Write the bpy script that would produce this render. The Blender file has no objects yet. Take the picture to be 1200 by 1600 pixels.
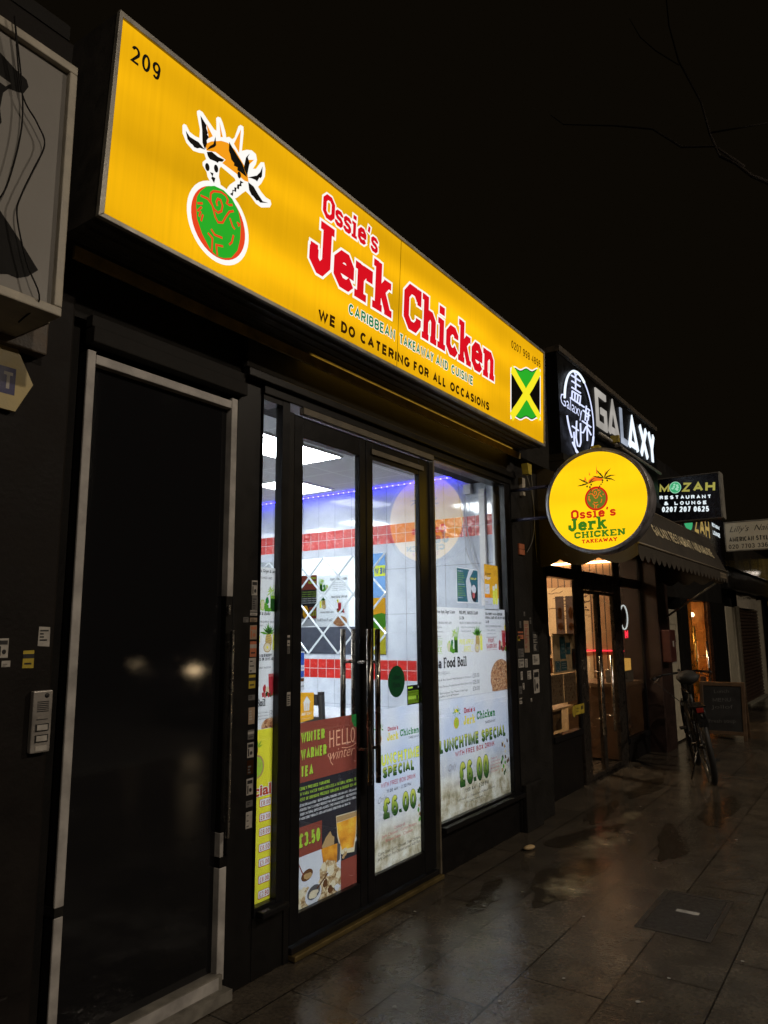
import bpy, math, random
import numpy as np
from mathutils import Matrix, Vector
from mathutils.geometry import delaunay_2d_cdt
rnd = random.Random(7)
R = math.radians
scene = bpy.context.scene
COL = scene.collection

# ------------------------------------------------------------------ camera
cam = bpy.data.cameras.new("camera")
cam.sensor_fit = 'VERTICAL'; cam.sensor_height = 24.0; cam.sensor_width = 18.0
cam.lens = 16.912
cam.clip_start = 0.05; cam.clip_end = 2000
cam_ob = bpy.data.objects.new("camera", cam); COL.objects.link(cam_ob)
rx = (0.56992, -0.82166, -0.00845)
up = (-0.12839, -0.0992, 0.98675)
bk = (-0.81161, -0.56128, -0.16203)
cam_ob.matrix_world = Matrix(((rx[0], up[0], bk[0], 0.0), (rx[1], up[1], bk[1], -2.3), (rx[2], up[2], bk[2], 1.42), (0, 0, 0, 1)))
scene.camera = cam_ob

# ------------------------------------------------------------------ night sky
world = bpy.data.worlds.new("World"); scene.world = world; world.use_nodes = True
wn = world.node_tree; wn.nodes.clear()
wo = wn.nodes.new("ShaderNodeOutputWorld"); wb = wn.nodes.new("ShaderNodeBackground")
wb.inputs[0].default_value = (0.0033, 0.0024, 0.0012, 1); wb.inputs[1].default_value = 1.0
wn.links.new(wb.outputs[0], wo.inputs[0])
scene.view_settings.view_transform = 'Standard'; scene.view_settings.look = 'None'
scene.view_settings.exposure = 0.0; scene.view_settings.gamma = 1.0
scene.cycles.max_bounces = 8; scene.cycles.transparent_max_bounces = 24
scene.cycles.use_denoising = True
scene.cycles.sample_clamp_indirect = 6.0
scene.cycles.caustics_reflective = False; scene.cycles.caustics_refractive = False

# ------------------------------------------------------------------ node / material helpers
def lin(r, g, b):
    f = lambda c: (c/255/12.92) if c/255 <= 0.04045 else ((c/255+0.055)/1.055)**2.4
    return (f(r), f(g), f(b), 1)
MATS = {}
def new_mat(name):
    m = bpy.data.materials.new(name); m.use_nodes = True
    nt = m.node_tree; nt.nodes.clear()
    o = nt.nodes.new("ShaderNodeOutputMaterial")
    return m, nt, o
def N(nt, typ, **kw):
    n = nt.nodes.new(typ)
    for k, v in kw.items(): setattr(n, k, v)
    return n
def L(nt, a, b): nt.links.new(a, b)
def ramp(nt, fac, stops):
    n = nt.nodes.new("ShaderNodeValToRGB"); e = n.color_ramp.elements
    while len(e) < len(stops): e.new(0.5)
    for i, (p, c) in enumerate(stops):
        e[i].position = p; e[i].color = c if len(c) == 4 else (*c, 1)
    L(nt, fac, n.inputs[0]); return n
def math_(nt, op, a, b=None):
    n = nt.nodes.new("ShaderNodeMath"); n.operation = op
    for i, v in enumerate((a, b)):
        if v is None: continue
        if isinstance(v, (int, float)): n.inputs[i].default_value = v
        else: L(nt, v, n.inputs[i])
    return n.outputs[0]
def mixc(nt, fac, a, b, mode='MIX'):
    n = nt.nodes.new("ShaderNodeMix"); n.data_type = 'RGBA'; n.blend_type = mode
    for i, v in ((0, fac), (6, a), (7, b)):
        if isinstance(v, (int, float)): n.inputs[i].default_value = v
        elif isinstance(v, tuple): n.inputs[i].default_value = v if len(v) == 4 else (*v, 1)
        else: L(nt, v, n.inputs[i])
    return n.outputs[2]
def bump(nt, h, dist, strength=1.0, normal=None):
    n = nt.nodes.new("ShaderNodeBump"); n.inputs['Strength'].default_value = strength; n.inputs['Distance'].default_value = dist
    L(nt, h, n.inputs['Height'])
    if normal is not None: L(nt, normal, n.inputs['Normal'])
    return n.outputs[0]
def noise(nt, vec, scale, detail=4, rough=0.55):
    n = nt.nodes.new("ShaderNodeTexNoise"); n.inputs['Scale'].default_value = scale
    n.inputs['Detail'].default_value = detail; n.inputs['Roughness'].default_value = rough
    if vec is not None: L(nt, vec, n.inputs['Vector'])
    return n.outputs[0]

def surf(name, col, rough=0.5, metal=0.0, var=0.25, scale=14.0, bmp=0.0006, spec=0.5, coat=0.0, rvar=0.12):
    """a real surface: base colour with slight mottling, uneven gloss and a faint bump"""
    if name in MATS: return MATS[name]
    m, nt, o = new_mat(name)
    b = N(nt, "ShaderNodeBsdfPrincipled"); tc = N(nt, "ShaderNodeTexCoord")
    n1 = noise(nt, tc.outputs['Object'], scale); n2 = noise(nt, tc.outputs['Object'], scale*9, 3)
    k = math_(nt, 'MULTIPLY_ADD', n1, 2*var); nt.nodes[-1].inputs[2].default_value = 1-var
    c = tuple(col[:3])
    r = ramp(nt, n1, [(0.3, tuple(x*(1-var) for x in c)), (0.7, tuple(min(1, x*(1+var)) for x in c))])
    L(nt, r.outputs[0], b.inputs['Base Color'])
    rr = N(nt, "ShaderNodeMapRange"); L(nt, n1, rr.inputs[0])
    rr.inputs[1].default_value = 0.3; rr.inputs[2].default_value = 0.7
    rr.inputs[3].default_value = max(0.02, rough-rvar); rr.inputs[4].default_value = min(1, rough+rvar)
    L(nt, rr.outputs[0], b.inputs['Roughness'])
    b.inputs['Metallic'].default_value = metal
    b.inputs['Specular IOR Level'].default_value = spec
    b.inputs['Coat Weight'].default_value = coat
    if bmp: L(nt, bump(nt, n2, bmp), b.inputs['Normal'])
    L(nt, b.outputs[0], o.inputs[0])
    MATS[name] = m; return m

def printed(name, col, trans=0.72, rough=0.35):
    """ink or paper: reflects and lets light from behind through"""
    if name in MATS: return MATS[name]
    m, nt, o = new_mat(name)
    d = N(nt, "ShaderNodeBsdfDiffuse"); t = N(nt, "ShaderNodeBsdfTranslucent"); mx = N(nt, "ShaderNodeMixShader")
    tc = N(nt, "ShaderNodeTexCoord"); n1 = noise(nt, tc.outputs['Object'], 30)
    c = tuple(col[:3])
    r = ramp(nt, n1, [(0.3, tuple(x*0.93 for x in c)), (0.7, c)])
    L(nt, r.outputs[0], d.inputs[0]); L(nt, r.outputs[0], t.inputs[0])
    mx.inputs[0].default_value = trans
    L(nt, d.outputs[0], mx.inputs[1]); L(nt, t.outputs[0], mx.inputs[2]); L(nt, mx.outputs[0], o.inputs[0])
    MATS[name] = m; return m

def printed_tex(name, build, trans=0.72):
    """printed picture: build(nt, objcoord) returns a colour socket"""
    if name in MATS: return MATS[name]
    m, nt, o = new_mat(name)
    d = N(nt, "ShaderNodeBsdfDiffuse"); t = N(nt, "ShaderNodeBsdfTranslucent"); mx = N(nt, "ShaderNodeMixShader")
    tc = N(nt, "ShaderNodeTexCoord")
    c = build(nt, tc.outputs['Object'])
    L(nt, c, d.inputs[0]); L(nt, c, t.inputs[0]); mx.inputs[0].default_value = trans
    L(nt, d.outputs[0], mx.inputs[1]); L(nt, t.outputs[0], mx.inputs[2]); L(nt, mx.outputs[0], o.inputs[0])
    MATS[name] = m; return m

def glow(name, col, strength=1.0, sample='NONE', var=0.0, scale=(3, 3, 3), streak=0.0, tubes=()):
    """something that gives off light; var = uneven tubes and dirt behind the acrylic"""
    if name in MATS: return MATS[name]
    m, nt, o = new_mat(name)
    e = N(nt, "ShaderNodeEmission"); e.inputs[0].default_value = (*col[:3], 1)
    if var:
        tc = N(nt, "ShaderNodeTexCoord"); mp = N(nt, "ShaderNodeMapping"); mp.inputs['Scale'].default_value = scale
        L(nt, tc.outputs['Object'], mp.inputs[0])
        n1 = noise(nt, mp.outputs[0], 1.0, 2, 0.4)
        v = math_(nt, 'MULTIPLY_ADD', n1, 2*var*strength*1.6); nt.nodes[-1].inputs[2].default_value = strength*(1-1.6*var)
        if streak:
            mp2 = N(nt, "ShaderNodeMapping"); mp2.inputs['Scale'].default_value = (60, 60, 1.5)
            L(nt, tc.outputs['Object'], mp2.inputs[0])
            n2 = noise(nt, mp2.outputs[0], 1.0, 3, 0.6)
            s = math_(nt, 'MULTIPLY_ADD', n2, -2*streak); nt.nodes[-1].inputs[2].default_value = 1+streak
            v = math_(nt, 'MULTIPLY', v, s)
        if tubes:
            sp = N(nt, "ShaderNodeSeparateXYZ"); L(nt, tc.outputs['Object'], sp.inputs[0]); acc = None
            for z0, amp, wd in tubes:
                d = math_(nt, 'DIVIDE', math_(nt, 'SUBTRACT', sp.outputs[2], z0), wd)
                g = math_(nt, 'MULTIPLY', math_(nt, 'EXPONENT', math_(nt, 'MULTIPLY', math_(nt, 'MULTIPLY', d, d), -1.0)), amp)
                acc = g if acc is None else math_(nt, 'ADD', acc, g)
            v = math_(nt, 'MULTIPLY', v, math_(nt, 'ADD', acc, 0.86))
        L(nt, v, e.inputs[1])
    else: e.inputs[1].default_value = strength
    L(nt, e.outputs[0], o.inputs[0])
    try: m.cycles.emission_sampling = sample
    except Exception: pass
    MATS[name] = m; return m

def glass(name, tint=(0.93, 0.95, 0.95), ior=1.5, wobble=0.0):
    if name in MATS: return MATS[name]
    m, nt, o = new_mat(name)
    t = N(nt, "ShaderNodeBsdfTransparent"); t.inputs[0].default_value = (*tint, 1)
    g = N(nt, "ShaderNodeBsdfGlossy"); g.inputs['Roughness'].default_value = 0.0
    ge = N(nt, "ShaderNodeNewGeometry"); dp = N(nt, "ShaderNodeVectorMath"); dp.operation = 'DOT_PRODUCT'
    L(nt, ge.outputs['Normal'], dp.inputs[0]); L(nt, ge.outputs['Incoming'], dp.inputs[1])
    c1 = math_(nt, 'SUBTRACT', 1.0, math_(nt, 'ABSOLUTE', dp.outputs['Value'])); f0 = ((ior-1)/(ior+1))**2
    fr = math_(nt, 'MULTIPLY_ADD', math_(nt, 'POWER', c1, 5.0), 1-f0); nt.nodes[-1].inputs[2].default_value = f0
    mx = N(nt, "ShaderNodeMixShader")
    if wobble:
        tc = N(nt, "ShaderNodeTexCoord")
        L(nt, bump(nt, noise(nt, tc.outputs['Object'], 2.0, 1), wobble), g.inputs['Normal'])
    L(nt, fr, mx.inputs[0]); L(nt, t.outputs[0], mx.inputs[1]); L(nt, g.outputs[0], mx.inputs[2])
    L(nt, mx.outputs[0], o.inputs[0])
    MATS[name] = m; return m

# ------------------------------------------------------------------ object helpers
def link(name, me, parent=None, loc=None, rot=None):
    o = bpy.data.objects.new(name, me); COL.objects.link(o)
    if parent is not None: o.parent = parent
    if loc is not None: o.location = loc
    if rot is not None: o.rotation_euler = rot
    return o
def tag(o, label=None, cat=None, group=None, kind=None):
    if label: o["label"] = label
    if cat: o["category"] = cat
    if group: o["group"] = group
    if kind: o["kind"] = kind
    return o
def thing(name, label, cat, loc=(0, 0, 0), rot=(0, 0, 0), group=None):
    o = link(name, None, None, loc, rot); o.empty_display_size = 0.1
    return tag(o, label, cat, group)
def copy_tree(o, parent=None):
    c = o.copy(); COL.objects.link(c)
    if parent is not None: c.parent = parent
    for ch in list(o.children): copy_tree(ch, c)
    return c

def smooth(P, n=6):
    P = [Vector(p) for p in P]; P = [P[0]*2-P[1]]+P+[P[-1]*2-P[-2]]; o = []
    for i in range(1, len(P)-2):
        for k in range(n):
            t = k/n; o.append(0.5*((2*P[i])+(-P[i-1]+P[i+1])*t+(2*P[i-1]-5*P[i]+4*P[i+1]-P[i+2])*t*t+(-P[i-1]+3*P[i]-3*P[i+1]+P[i+2])*t**3))
    return o+[P[-2]]
class MB:
    """collects shapes, then links them as one mesh object"""
    def __init__(s): s.v = []; s.f = []; s.mi = []; s.mats = []; s.sm = []
    def m(s, mat):
        if mat not in s.mats: s.mats.append(mat)
        return s.mats.index(mat)
    def add(s, vs, fs, mat, smooth=False):
        b = len(s.v); s.v += [tuple(v) for v in vs]; k = s.m(mat)
        for f in fs: s.f.append([b+i for i in f]); s.mi.append(k); s.sm.append(smooth)
        return s
    def box(s, x0, x1, y0, y1, z0, z1, mat, xf=None):
        vs = [(x0,y0,z0),(x1,y0,z0),(x1,y1,z0),(x0,y1,z0),(x0,y0,z1),(x1,y0,z1),(x1,y1,z1),(x0,y1,z1)]
        if xf: vs = [xf @ Vector(v) for v in vs]
        return s.add(vs, [(0,3,2,1),(4,5,6,7),(0,1,5,4),(1,2,6,5),(2,3,7,6),(3,0,4,7)], mat)
    def hexa(s, vs, mat):
        return s.add(vs, [(0,3,2,1),(4,5,6,7),(0,1,5,4),(1,2,6,5),(2,3,7,6),(3,0,4,7)], mat)
    def prism(s, pts, axis, a, b, mat):
        """closed 2-D outline extruded along axis from a to b"""
        def P(u, v, w): return {'x': (w, u, v), 'y': (u, w, v), 'z': (u, v, w)}[axis]
        n = len(pts); vs = [P(u, v, a) for u, v in pts]+[P(u, v, b) for u, v in pts]
        fs = [list(range(n))[::-1], list(range(n, 2*n))]+[(i, (i+1) % n, n+(i+1) % n, n+i) for i in range(n)]
        return s.add(vs, fs, mat)
    def tube(s, path, r, mat, n=8, closed=False, caps=True):
        P = [Vector(p) for p in path]; rs = r if isinstance(r, (list, tuple)) else [r]*len(P)
        vs = []; up = None
        for i, p in enumerate(P):
            if closed: t = P[(i+1) % len(P)]-P[i-1]
            else: t = P[min(i+1, len(P)-1)]-P[max(i-1, 0)]
            t.normalize()
            if up is None: up = Vector((0, 0, 1)) if abs(t.z) < 0.9 else Vector((1, 0, 0))
            a = (up-t*up.dot(t)).normalized(); c = t.cross(a); up = a
            for k in range(n):
                q = 2*math.pi*k/n; vs.append(p+(a*math.cos(q)+c*math.sin(q))*rs[i])
        fs = []; m = len(P)
        for i in range(m if closed else m-1):
            j = (i+1) % m
            for k in range(n): fs.append((i*n+k, i*n+(k+1) % n, j*n+(k+1) % n, j*n+k))
        if not closed and caps:
            fs.append(list(range(n))[::-1]); fs.append([(m-1)*n+k for k in range(n)])
        return s.add(vs, fs, mat, True)
    def cyl(s, p, q, r, mat, n=24, r2=None):
        return s.tube([p, q], [r, r if r2 is None else r2], mat, n)
    def ball(s, c, r, mat, sx=1, sy=1, sz=1, n=12, m=8):
        vs = []; fs = []
        for i in range(m+1):
            a = math.pi*i/m
            for k in range(n):
                b = 2*math.pi*k/n
                vs.append((c[0]+r*sx*math.sin(a)*math.cos(b), c[1]+r*sy*math.sin(a)*math.sin(b), c[2]+r*sz*math.cos(a)))
        for i in range(m):
            for k in range(n): fs.append((i*n+k, (i+1)*n+k, (i+1)*n+(k+1) % n, i*n+(k+1) % n))
        return s.add(vs, fs, mat, True)
    def build(s, name, parent=None, loc=None, rot=None, bevel=0.0):
        me = bpy.data.meshes.new(name); me.from_pydata(s.v, [], s.f)
        for m in s.mats: me.materials.append(m)
        me.polygons.foreach_set('material_index', s.mi); me.polygons.foreach_set('use_smooth', s.sm)
        me.validate(); me.update()
        o = link(name, me, parent, loc, rot)
        if bevel:
            b = o.modifiers.new('bevel', 'BEVEL'); b.width = bevel; b.segments = 2; b.limit_method = 'ANGLE'
        return o
def box(name, x0, x1, y0, y1, z0, z1, mat, parent=None, bevel=0.004):
    return MB().box(x0, x1, y0, y1, z0, z1, mat).build(name, parent, bevel=bevel)

# ------------------------------------------------------------------ flat artwork (print, sign faces, lettering)
_txt = {}
def text_mesh(s, off, shear):
    k = (s, off, shear)
    if k not in _txt:
        cu = bpy.data.curves.new('txt', 'FONT'); cu.body = s; cu.size = 1; cu.offset = off; cu.shear = shear; cu.resolution_u = 2
        ob = bpy.data.objects.new('txt', cu)
        me = bpy.data.meshes.new_from_object(ob)
        _txt[k] = ([(v.co.x, v.co.y) for v in me.vertices], [list(p.vertices) for p in me.polygons])
        bpy.data.objects.remove(ob); bpy.data.meshes.remove(me); bpy.data.curves.remove(cu)
    return _txt[k]
CAPH = None
def caph():
    global CAPH
    if CAPH is None: CAPH = max(v[1] for v in text_mesh('H', 0, 0)[0])
    return CAPH

def _arc(cx, cy, rx, ry, a0, a1, n=None):
    n = n or max(3, int(abs(a1-a0)/22)); return [(cx+rx*math.cos(R(a0+(a1-a0)*i/n)), cy+ry*math.sin(R(a0+(a1-a0)*i/n))) for i in range(n+1)]
SANS = {
 'A': (7.4, [(0,0),(.5,1),(1,0)], [(.18,.32),(.82,.32)]), 'B': (6.8, [(0,1),(.55,1)]+_arc(.6,.76,.34,.24,90,-90)+[(0,.52)], [(0,.52),(.6,.52)]+_arc(.62,.26,.38,.26,90,-90)+[(0,0)], [(0,-.0),(0,1)]),
 'C': (7.0, _arc(.5,.5,.5,.5,42,318)), 'D': (7.0, [(0,0),(0,1),(.42,1)]+_arc(.45,.5,.55,.5,90,-90)+[(0,0)]), 'E': (6.2, [(1,1),(0,1),(0,0),(1,0)], [(0,.52),(.9,.52)]), 'F': (5.8, [(1,1),(0,1),(0,-.08)], [(0,.5),(.85,.5)]),
 'G': (7.4, _arc(.5,.5,.5,.5,45,340)+[(1,.45),(.55,.45)]), 'H': (7.0, [(0,-.08),(0,1.08)], [(1,-.08),(1,1.08)], [(0,.52),(1,.52)]), 'I': (1.6, [(.5,-.08),(.5,1.08)]), 'J': (5.4, [(1,1.08),(1,.25)]+_arc(.5,.25,.5,.25,0,-180)[1:]),
 'K': (7.0, [(0,-.08),(0,1.08)], [(0,.36),(1,1.02)], [(.32,.58),(1,-.02)]), 'L': (5.8, [(0,1.08),(0,0),(1,0)]), 'M': (8.4, [(0,-.08),(0,1),(.5,.12),(1,1),(1,-.08)]), 'N': (7.2, [(0,-.08),(0,1),(1,0),(1,1.08)]),
 'O': (7.8, _arc(.5,.5,.5,.5,0,360,18)), 'P': (6.4, [(0,-.08),(0,1),(.5,1)]+_arc(.58,.73,.42,.27,90,-90)+[(0,.46)]), 'Q': (7.8, _arc(.5,.5,.5,.5,0,360,18), [(.6,.25),(1,-.05)]), 'R': (6.9, [(0,-.08),(0,1),(.5,1)]+_arc(.58,.74,.38,.26,90,-90)+[(0,.48)], [(.5,.48),(1,-.04)]),
 'S': (6.4, _arc(.5,.75,.46,.25,20,270), _arc(.5,.25,.5,.25,90,-160)), 'T': (6.6, [(0,1),(1,1)], [(.5,1),(.5,-.08)]), 'U': (7.0, [(0,1.08),(0,.34)]+_arc(.5,.34,.5,.34,180,360)[1:]+[(1,1.08)]), 'V': (7.0, [(0,1.04),(.5,0),(1,1.04)]), 'W': (10, [(0,1.04),(.27,0),(.5,.95),(.73,0),(1,1.04)]),
 'X': (6.8, [(0,-.03),(1,1.03)], [(0,1.03),(1,-.03)]), 'Y': (6.8, [(0,1.04),(.5,.48),(1,1.04)], [(.5,.5),(.5,-.08)]), 'Z': (6.4, [(0,1),(1,1),(0,0),(1,0)]),
 '0': (5.8, _arc(.5,.5,.5,.5,0,360,18)), '1': (3.4, [(.0,.76),(.8,1),(.8,-.08)]), '2': (5.8, _arc(.5,.72,.5,.28,165,-35)+[(0,0),(1.06,0)]), '3': (5.8, _arc(.48,.76,.46,.24,160,-90), _arc(.48,.26,.52,.26,90,-160)), '4': (6.0, [(.78,-.08),(.78,1),(0,.28),(1.08,.28)]), '5': (5.8, [(.95,1),(.14,1),(.04,.52)]+_arc(.48,.31,.52,.31,125,-155)),
 '6': (5.8, _arc(.5,.30,.5,.30,0,360,14), [(.02,.32),(.06,.66)]+_arc(.52,.66,.46,.34,160,40)[1:]), '7': (5.6, [(0,1),(1,1),(.38,-.08)]), '8': (5.8, _arc(.5,.75,.44,.25,0,360,14), _arc(.5,.26,.5,.26,0,360,14)), '9': (5.8, _arc(.5,.70,.5,.30,0,360,14), [(.98,.68),(.94,.34)]+_arc(.48,.34,.46,.34,-20,-140)[1:]),
 '.': (1.6, [(.5,-.06),(.5,.06)]), ',': (1.6, [(.6,.06),(.3,-.14)]), ':': (1.6, [(.5,.02),(.5,.14)], [(.5,.55),(.5,.67)]), '-': (3.2, [(0,.42),(1,.42)]), ' ': (2.6,), '/': (4, [(0,-.05),(1,1.05)]), ')': (2.2, _arc(-.4,.5,1.1,.62,55,-55)), '!': (1.6, [(.5,.3),(.5,1.05)], [(.5,-.06),(.5,.06)]),
 '£': (6.6, [(-.05,0),(1.08,0)], [(.26,.0),(.34,.30),(.28,.70)]+_arc(.64,.72,.36,.28,180,15)[1:], [(-.05,.50),(.72,.50)]), '&': (7.6, [(1.05,-.02),(.22,.68)]+_arc(.42,.80,.26,.20,200,-60)[0:]+[(.10,.38)]+_arc(.36,.24,.36,.24,150,330)+[(.95,.5)]), "'": (1.6, [(.5,1.06),(.5,.76)]),
}
class Art:
    """2-D artwork in a local frame: u to the right, v up, outward = -y; every layer lies 0.4 mm proud of the one below"""
    def __init__(s, base=0.0): s.b = MB(); s.k = 0; s.base = base
    def d(s, layer):
        s.k += 1
        return -(s.base+layer*0.0004+(s.k % 60)*0.000005)
    def poly(s, pts, mat, layer=1):
        y = s.d(layer)
        a = sum(pts[i-1][0]*pts[i][1]-pts[i][0]*pts[i-1][1] for i in range(len(pts)))
        if a < 0: pts = pts[::-1]
        s.b.add([(u, y, v) for u, v in pts], [list(range(len(pts)))], mat); return s
    def rect(s, u0, u1, v0, v1, mat, layer=1): return s.poly([(u0,v0),(u1,v0),(u1,v1),(u0,v1)], mat, layer)
    def rrect(s, u0, u1, v0, v1, r, mat, layer=1):
        pts = []
        for cx, cy, a0 in ((u1-r,v0+r,-90),(u1-r,v1-r,0),(u0+r,v1-r,90),(u0+r,v0+r,180)):
            for i in range(5): a = R(a0+22.5*i); pts.append((cx+r*math.cos(a), cy+r*math.sin(a)))
        return s.poly(pts, mat, layer)
    def ell(s, cu, cv, ru, rv, mat, layer=1, n=40, rot=0):
        c, q = math.cos(rot), math.sin(rot); pts = []
        for i in range(n):
            a = 2*math.pi*i/n; x, y = ru*math.cos(a), rv*math.sin(a); pts.append((cu+x*c-y*q, cv+x*q+y*c))
        return s.poly(pts, mat, layer)
    def blob(s, cu, cv, ru, rv, mat, layer=1, n=14, j=0.18, rg=None):
        g = rg or rnd; pts = []
        for i in range(n):
            a = 2*math.pi*i/n; k = 1+g.uniform(-j, j); pts.append((cu+ru*k*math.cos(a), cv+rv*k*math.sin(a)))
        return s.poly(pts, mat, layer)
    def stroke(s, pts, w, mat, layer=1, closed=False, ext=0.0):
        P = [Vector(p) for p in pts]; n = len(P)
        if ext and not closed:
            P[0] = P[0]+(P[0]-P[1]).normalized()*ext; P[-1] = P[-1]+(P[-1]-P[-2]).normalized()*ext
        Lp = []; Rp = []
        for i in range(n):
            a = P[i]-P[i-1] if (closed or i > 0) else None
            b = P[(i+1) % n]-P[i] if (closed or i < n-1) else None
            a = a or b; b = b or a
            a = a.normalized(); b = b.normalized()
            na = Vector((-a.y, a.x)); nb = Vector((-b.y, b.x)); q = na+nb
            if q.length < 1e-4: q = na
            q.normalize(); k = min(1/max(q.dot(na), 0.3), 1.8)
            Lp.append(P[i]+q*w/2*k); Rp.append(P[i]-q*w/2*k)
        y = s.d(layer); vs = [(p.x, y, p.y) for p in Lp+Rp]
        fs = [(i, n+i, n+(i+1) % n, (i+1) % n) for i in range(n if closed else n-1)]
        s.b.add(vs, fs, mat); return s
    def text(s, t, u0, u1, v, h, mat, layer=2, off=0.0, shear=0.0, rot=0.0, out=None, outw=0.0, shadow=None, sd=(0, 0), align='fit'):
        if len(t) > 0 and all(ch in SANS for ch in t): return s.sans(t, u0, u1, v, h, mat, layer, off, shear, rot, out, outw, shadow, sd)
        vs, fs = text_mesh(t, off, shear)
        if not vs: return s
        x0 = min(p[0] for p in vs); x1 = max(p[0] for p in vs)
        ky = h/caph(); kx = (u1-u0)/max(x1-x0, 1e-6) if u1 is not None else ky
        c, q = math.cos(rot), math.sin(rot)
        def put(V, F, m, l, du=0, dv=0):
            y = s.d(l); o = []
            for a, b in V:
                X = (a-x0)*kx; Y = b*ky; o.append((u0+X*c-Y*q+du, y, v+X*q+Y*c+dv))
            s.b.add(o, F, m)
        if shadow is not None: put(vs, fs, shadow, layer-1, *sd)
        if out is not None:
            V2, F2 = text_mesh(t, off+outw, shear); put(V2, F2, out, layer-1)
        put(vs, fs, mat, layer); return s
    def flatten(s):
        """one sheet of paper: where printed shapes overlap only the top ink stays"""
        polys = []; V = []; E = []
        for f, mi in zip(s.b.f, s.b.mi):
            P = [(s.b.v[i][0]*10, s.b.v[i][2]*10) for i in f]
            a = sum(P[i-1][0]*P[i][1]-P[i][0]*P[i-1][1] for i in range(len(P)))
            if abs(a) < 1e-8: continue
            n = len(V); V += [Vector(p) for p in P]; E += [(n+i, n+(i+1) % len(P)) for i in range(len(P))]
            polys.append((np.array(P), -s.b.v[f[0]][1], mi))
        r = delaunay_2d_cdt(V, E, [], 0, 1e-5)
        Q = np.array([(p.x, p.y) for p in r[0]]); T = np.array([list(f) for f in r[2] if len(f) == 3])
        c = Q[T].mean(1); o = np.argsort(c[:, 0]); c = c[o]; T = T[o]; best = np.full(len(c), -1e9); mat = np.full(len(c), -1)
        for P, top, mi in polys:
            i0 = np.searchsorted(c[:, 0], P[:, 0].min()); i1 = np.searchsorted(c[:, 0], P[:, 0].max())
            idx = np.arange(i0, i1); cc = c[i0:i1]; k = (cc[:, 1] >= P[:, 1].min()) & (cc[:, 1] <= P[:, 1].max()) & (best[i0:i1] < top)
            idx = idx[k]; cc = cc[k]
            if not len(idx): continue
            w = np.zeros(len(idx), int)
            for i in range(len(P)):
                (ax, ay), (bx, by) = P[i-1], P[i]
                s_ = (bx-ax)*(cc[:, 1]-ay)-(cc[:, 0]-ax)*(by-ay)
                w += ((ay <= cc[:, 1]) & (by > cc[:, 1]) & (s_ > 0)).astype(int)-((ay > cc[:, 1]) & (by <= cc[:, 1]) & (s_ < 0)).astype(int)
            h = idx[w != 0]; best[h] = top; mat[h] = mi
            if P is polys[0][0]: paper = np.zeros(len(c), bool); paper[h] = True
        mat[~paper] = -1
        s.b.v = [(p[0]/10, -s.base, p[1]/10) for p in Q.tolist()]; k = mat >= 0
        s.b.f = T[k].tolist(); s.b.mi = mat[k].tolist(); s.b.sm = [False]*len(s.b.f)
    def sans(s, t, u0, u1, v, h, mat, layer, off, shear, rot, out, outw, shadow, sd):
        w = max(.55, 1.5+off*26); gap = 1.5; tot = sum(SANS[c][0]+gap for c in t)-gap
        kx = (u1-u0)/tot if u1 is not None else h/10; ky = h/10; c, q = math.cos(rot), math.sin(rot); sw = w*(kx+2*ky)/3; hx = sw/2/kx; hy = sw/2/ky
        def run(m, l, width, du=0, dv=0, ext=0):
            x = 0
            for ch in t:
                W = SANS[ch][0]
                for st in SANS[ch][1:]:
                    P = []
                    for a, b in st:
                        X = (x+hx+a*(W-2*hx))*kx if W > 2*hx else (x+W/2)*kx; Y = (hy+b*(10-2*hy))*ky; X += shear*Y; P.append((u0+X*c-Y*q+du, v+X*q+Y*c+dv))
                    cl = len(P) > 3 and (Vector(P[0])-Vector(P[-1])).length < 1e-6
                    s.stroke(P[:-1] if cl else P, width, m, l, cl, ext=ext)
                x += W+gap
        if shadow is not None: run(shadow, layer-1.2, sw*1.1, *sd)
        if out is not None: run(out, layer-1, sw+outw*h*1.3, ext=outw*h*.65)
        run(mat, layer, sw); return s
    def build(s, name, parent=None, loc=(0, 0, 0), rot=(0, 0, 0), label=None, cat=None, group=None, org=None, k=1.0, flat=False):
        if flat: s.flatten()
        if org is not None: s.b.v = [((x-org[0])*k, y, (z-org[1])*k) for x, y, z in s.b.v]
        o = s.b.build(name, parent, loc, rot)
        return tag(o, label, cat, group) if (label or cat) else o

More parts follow.
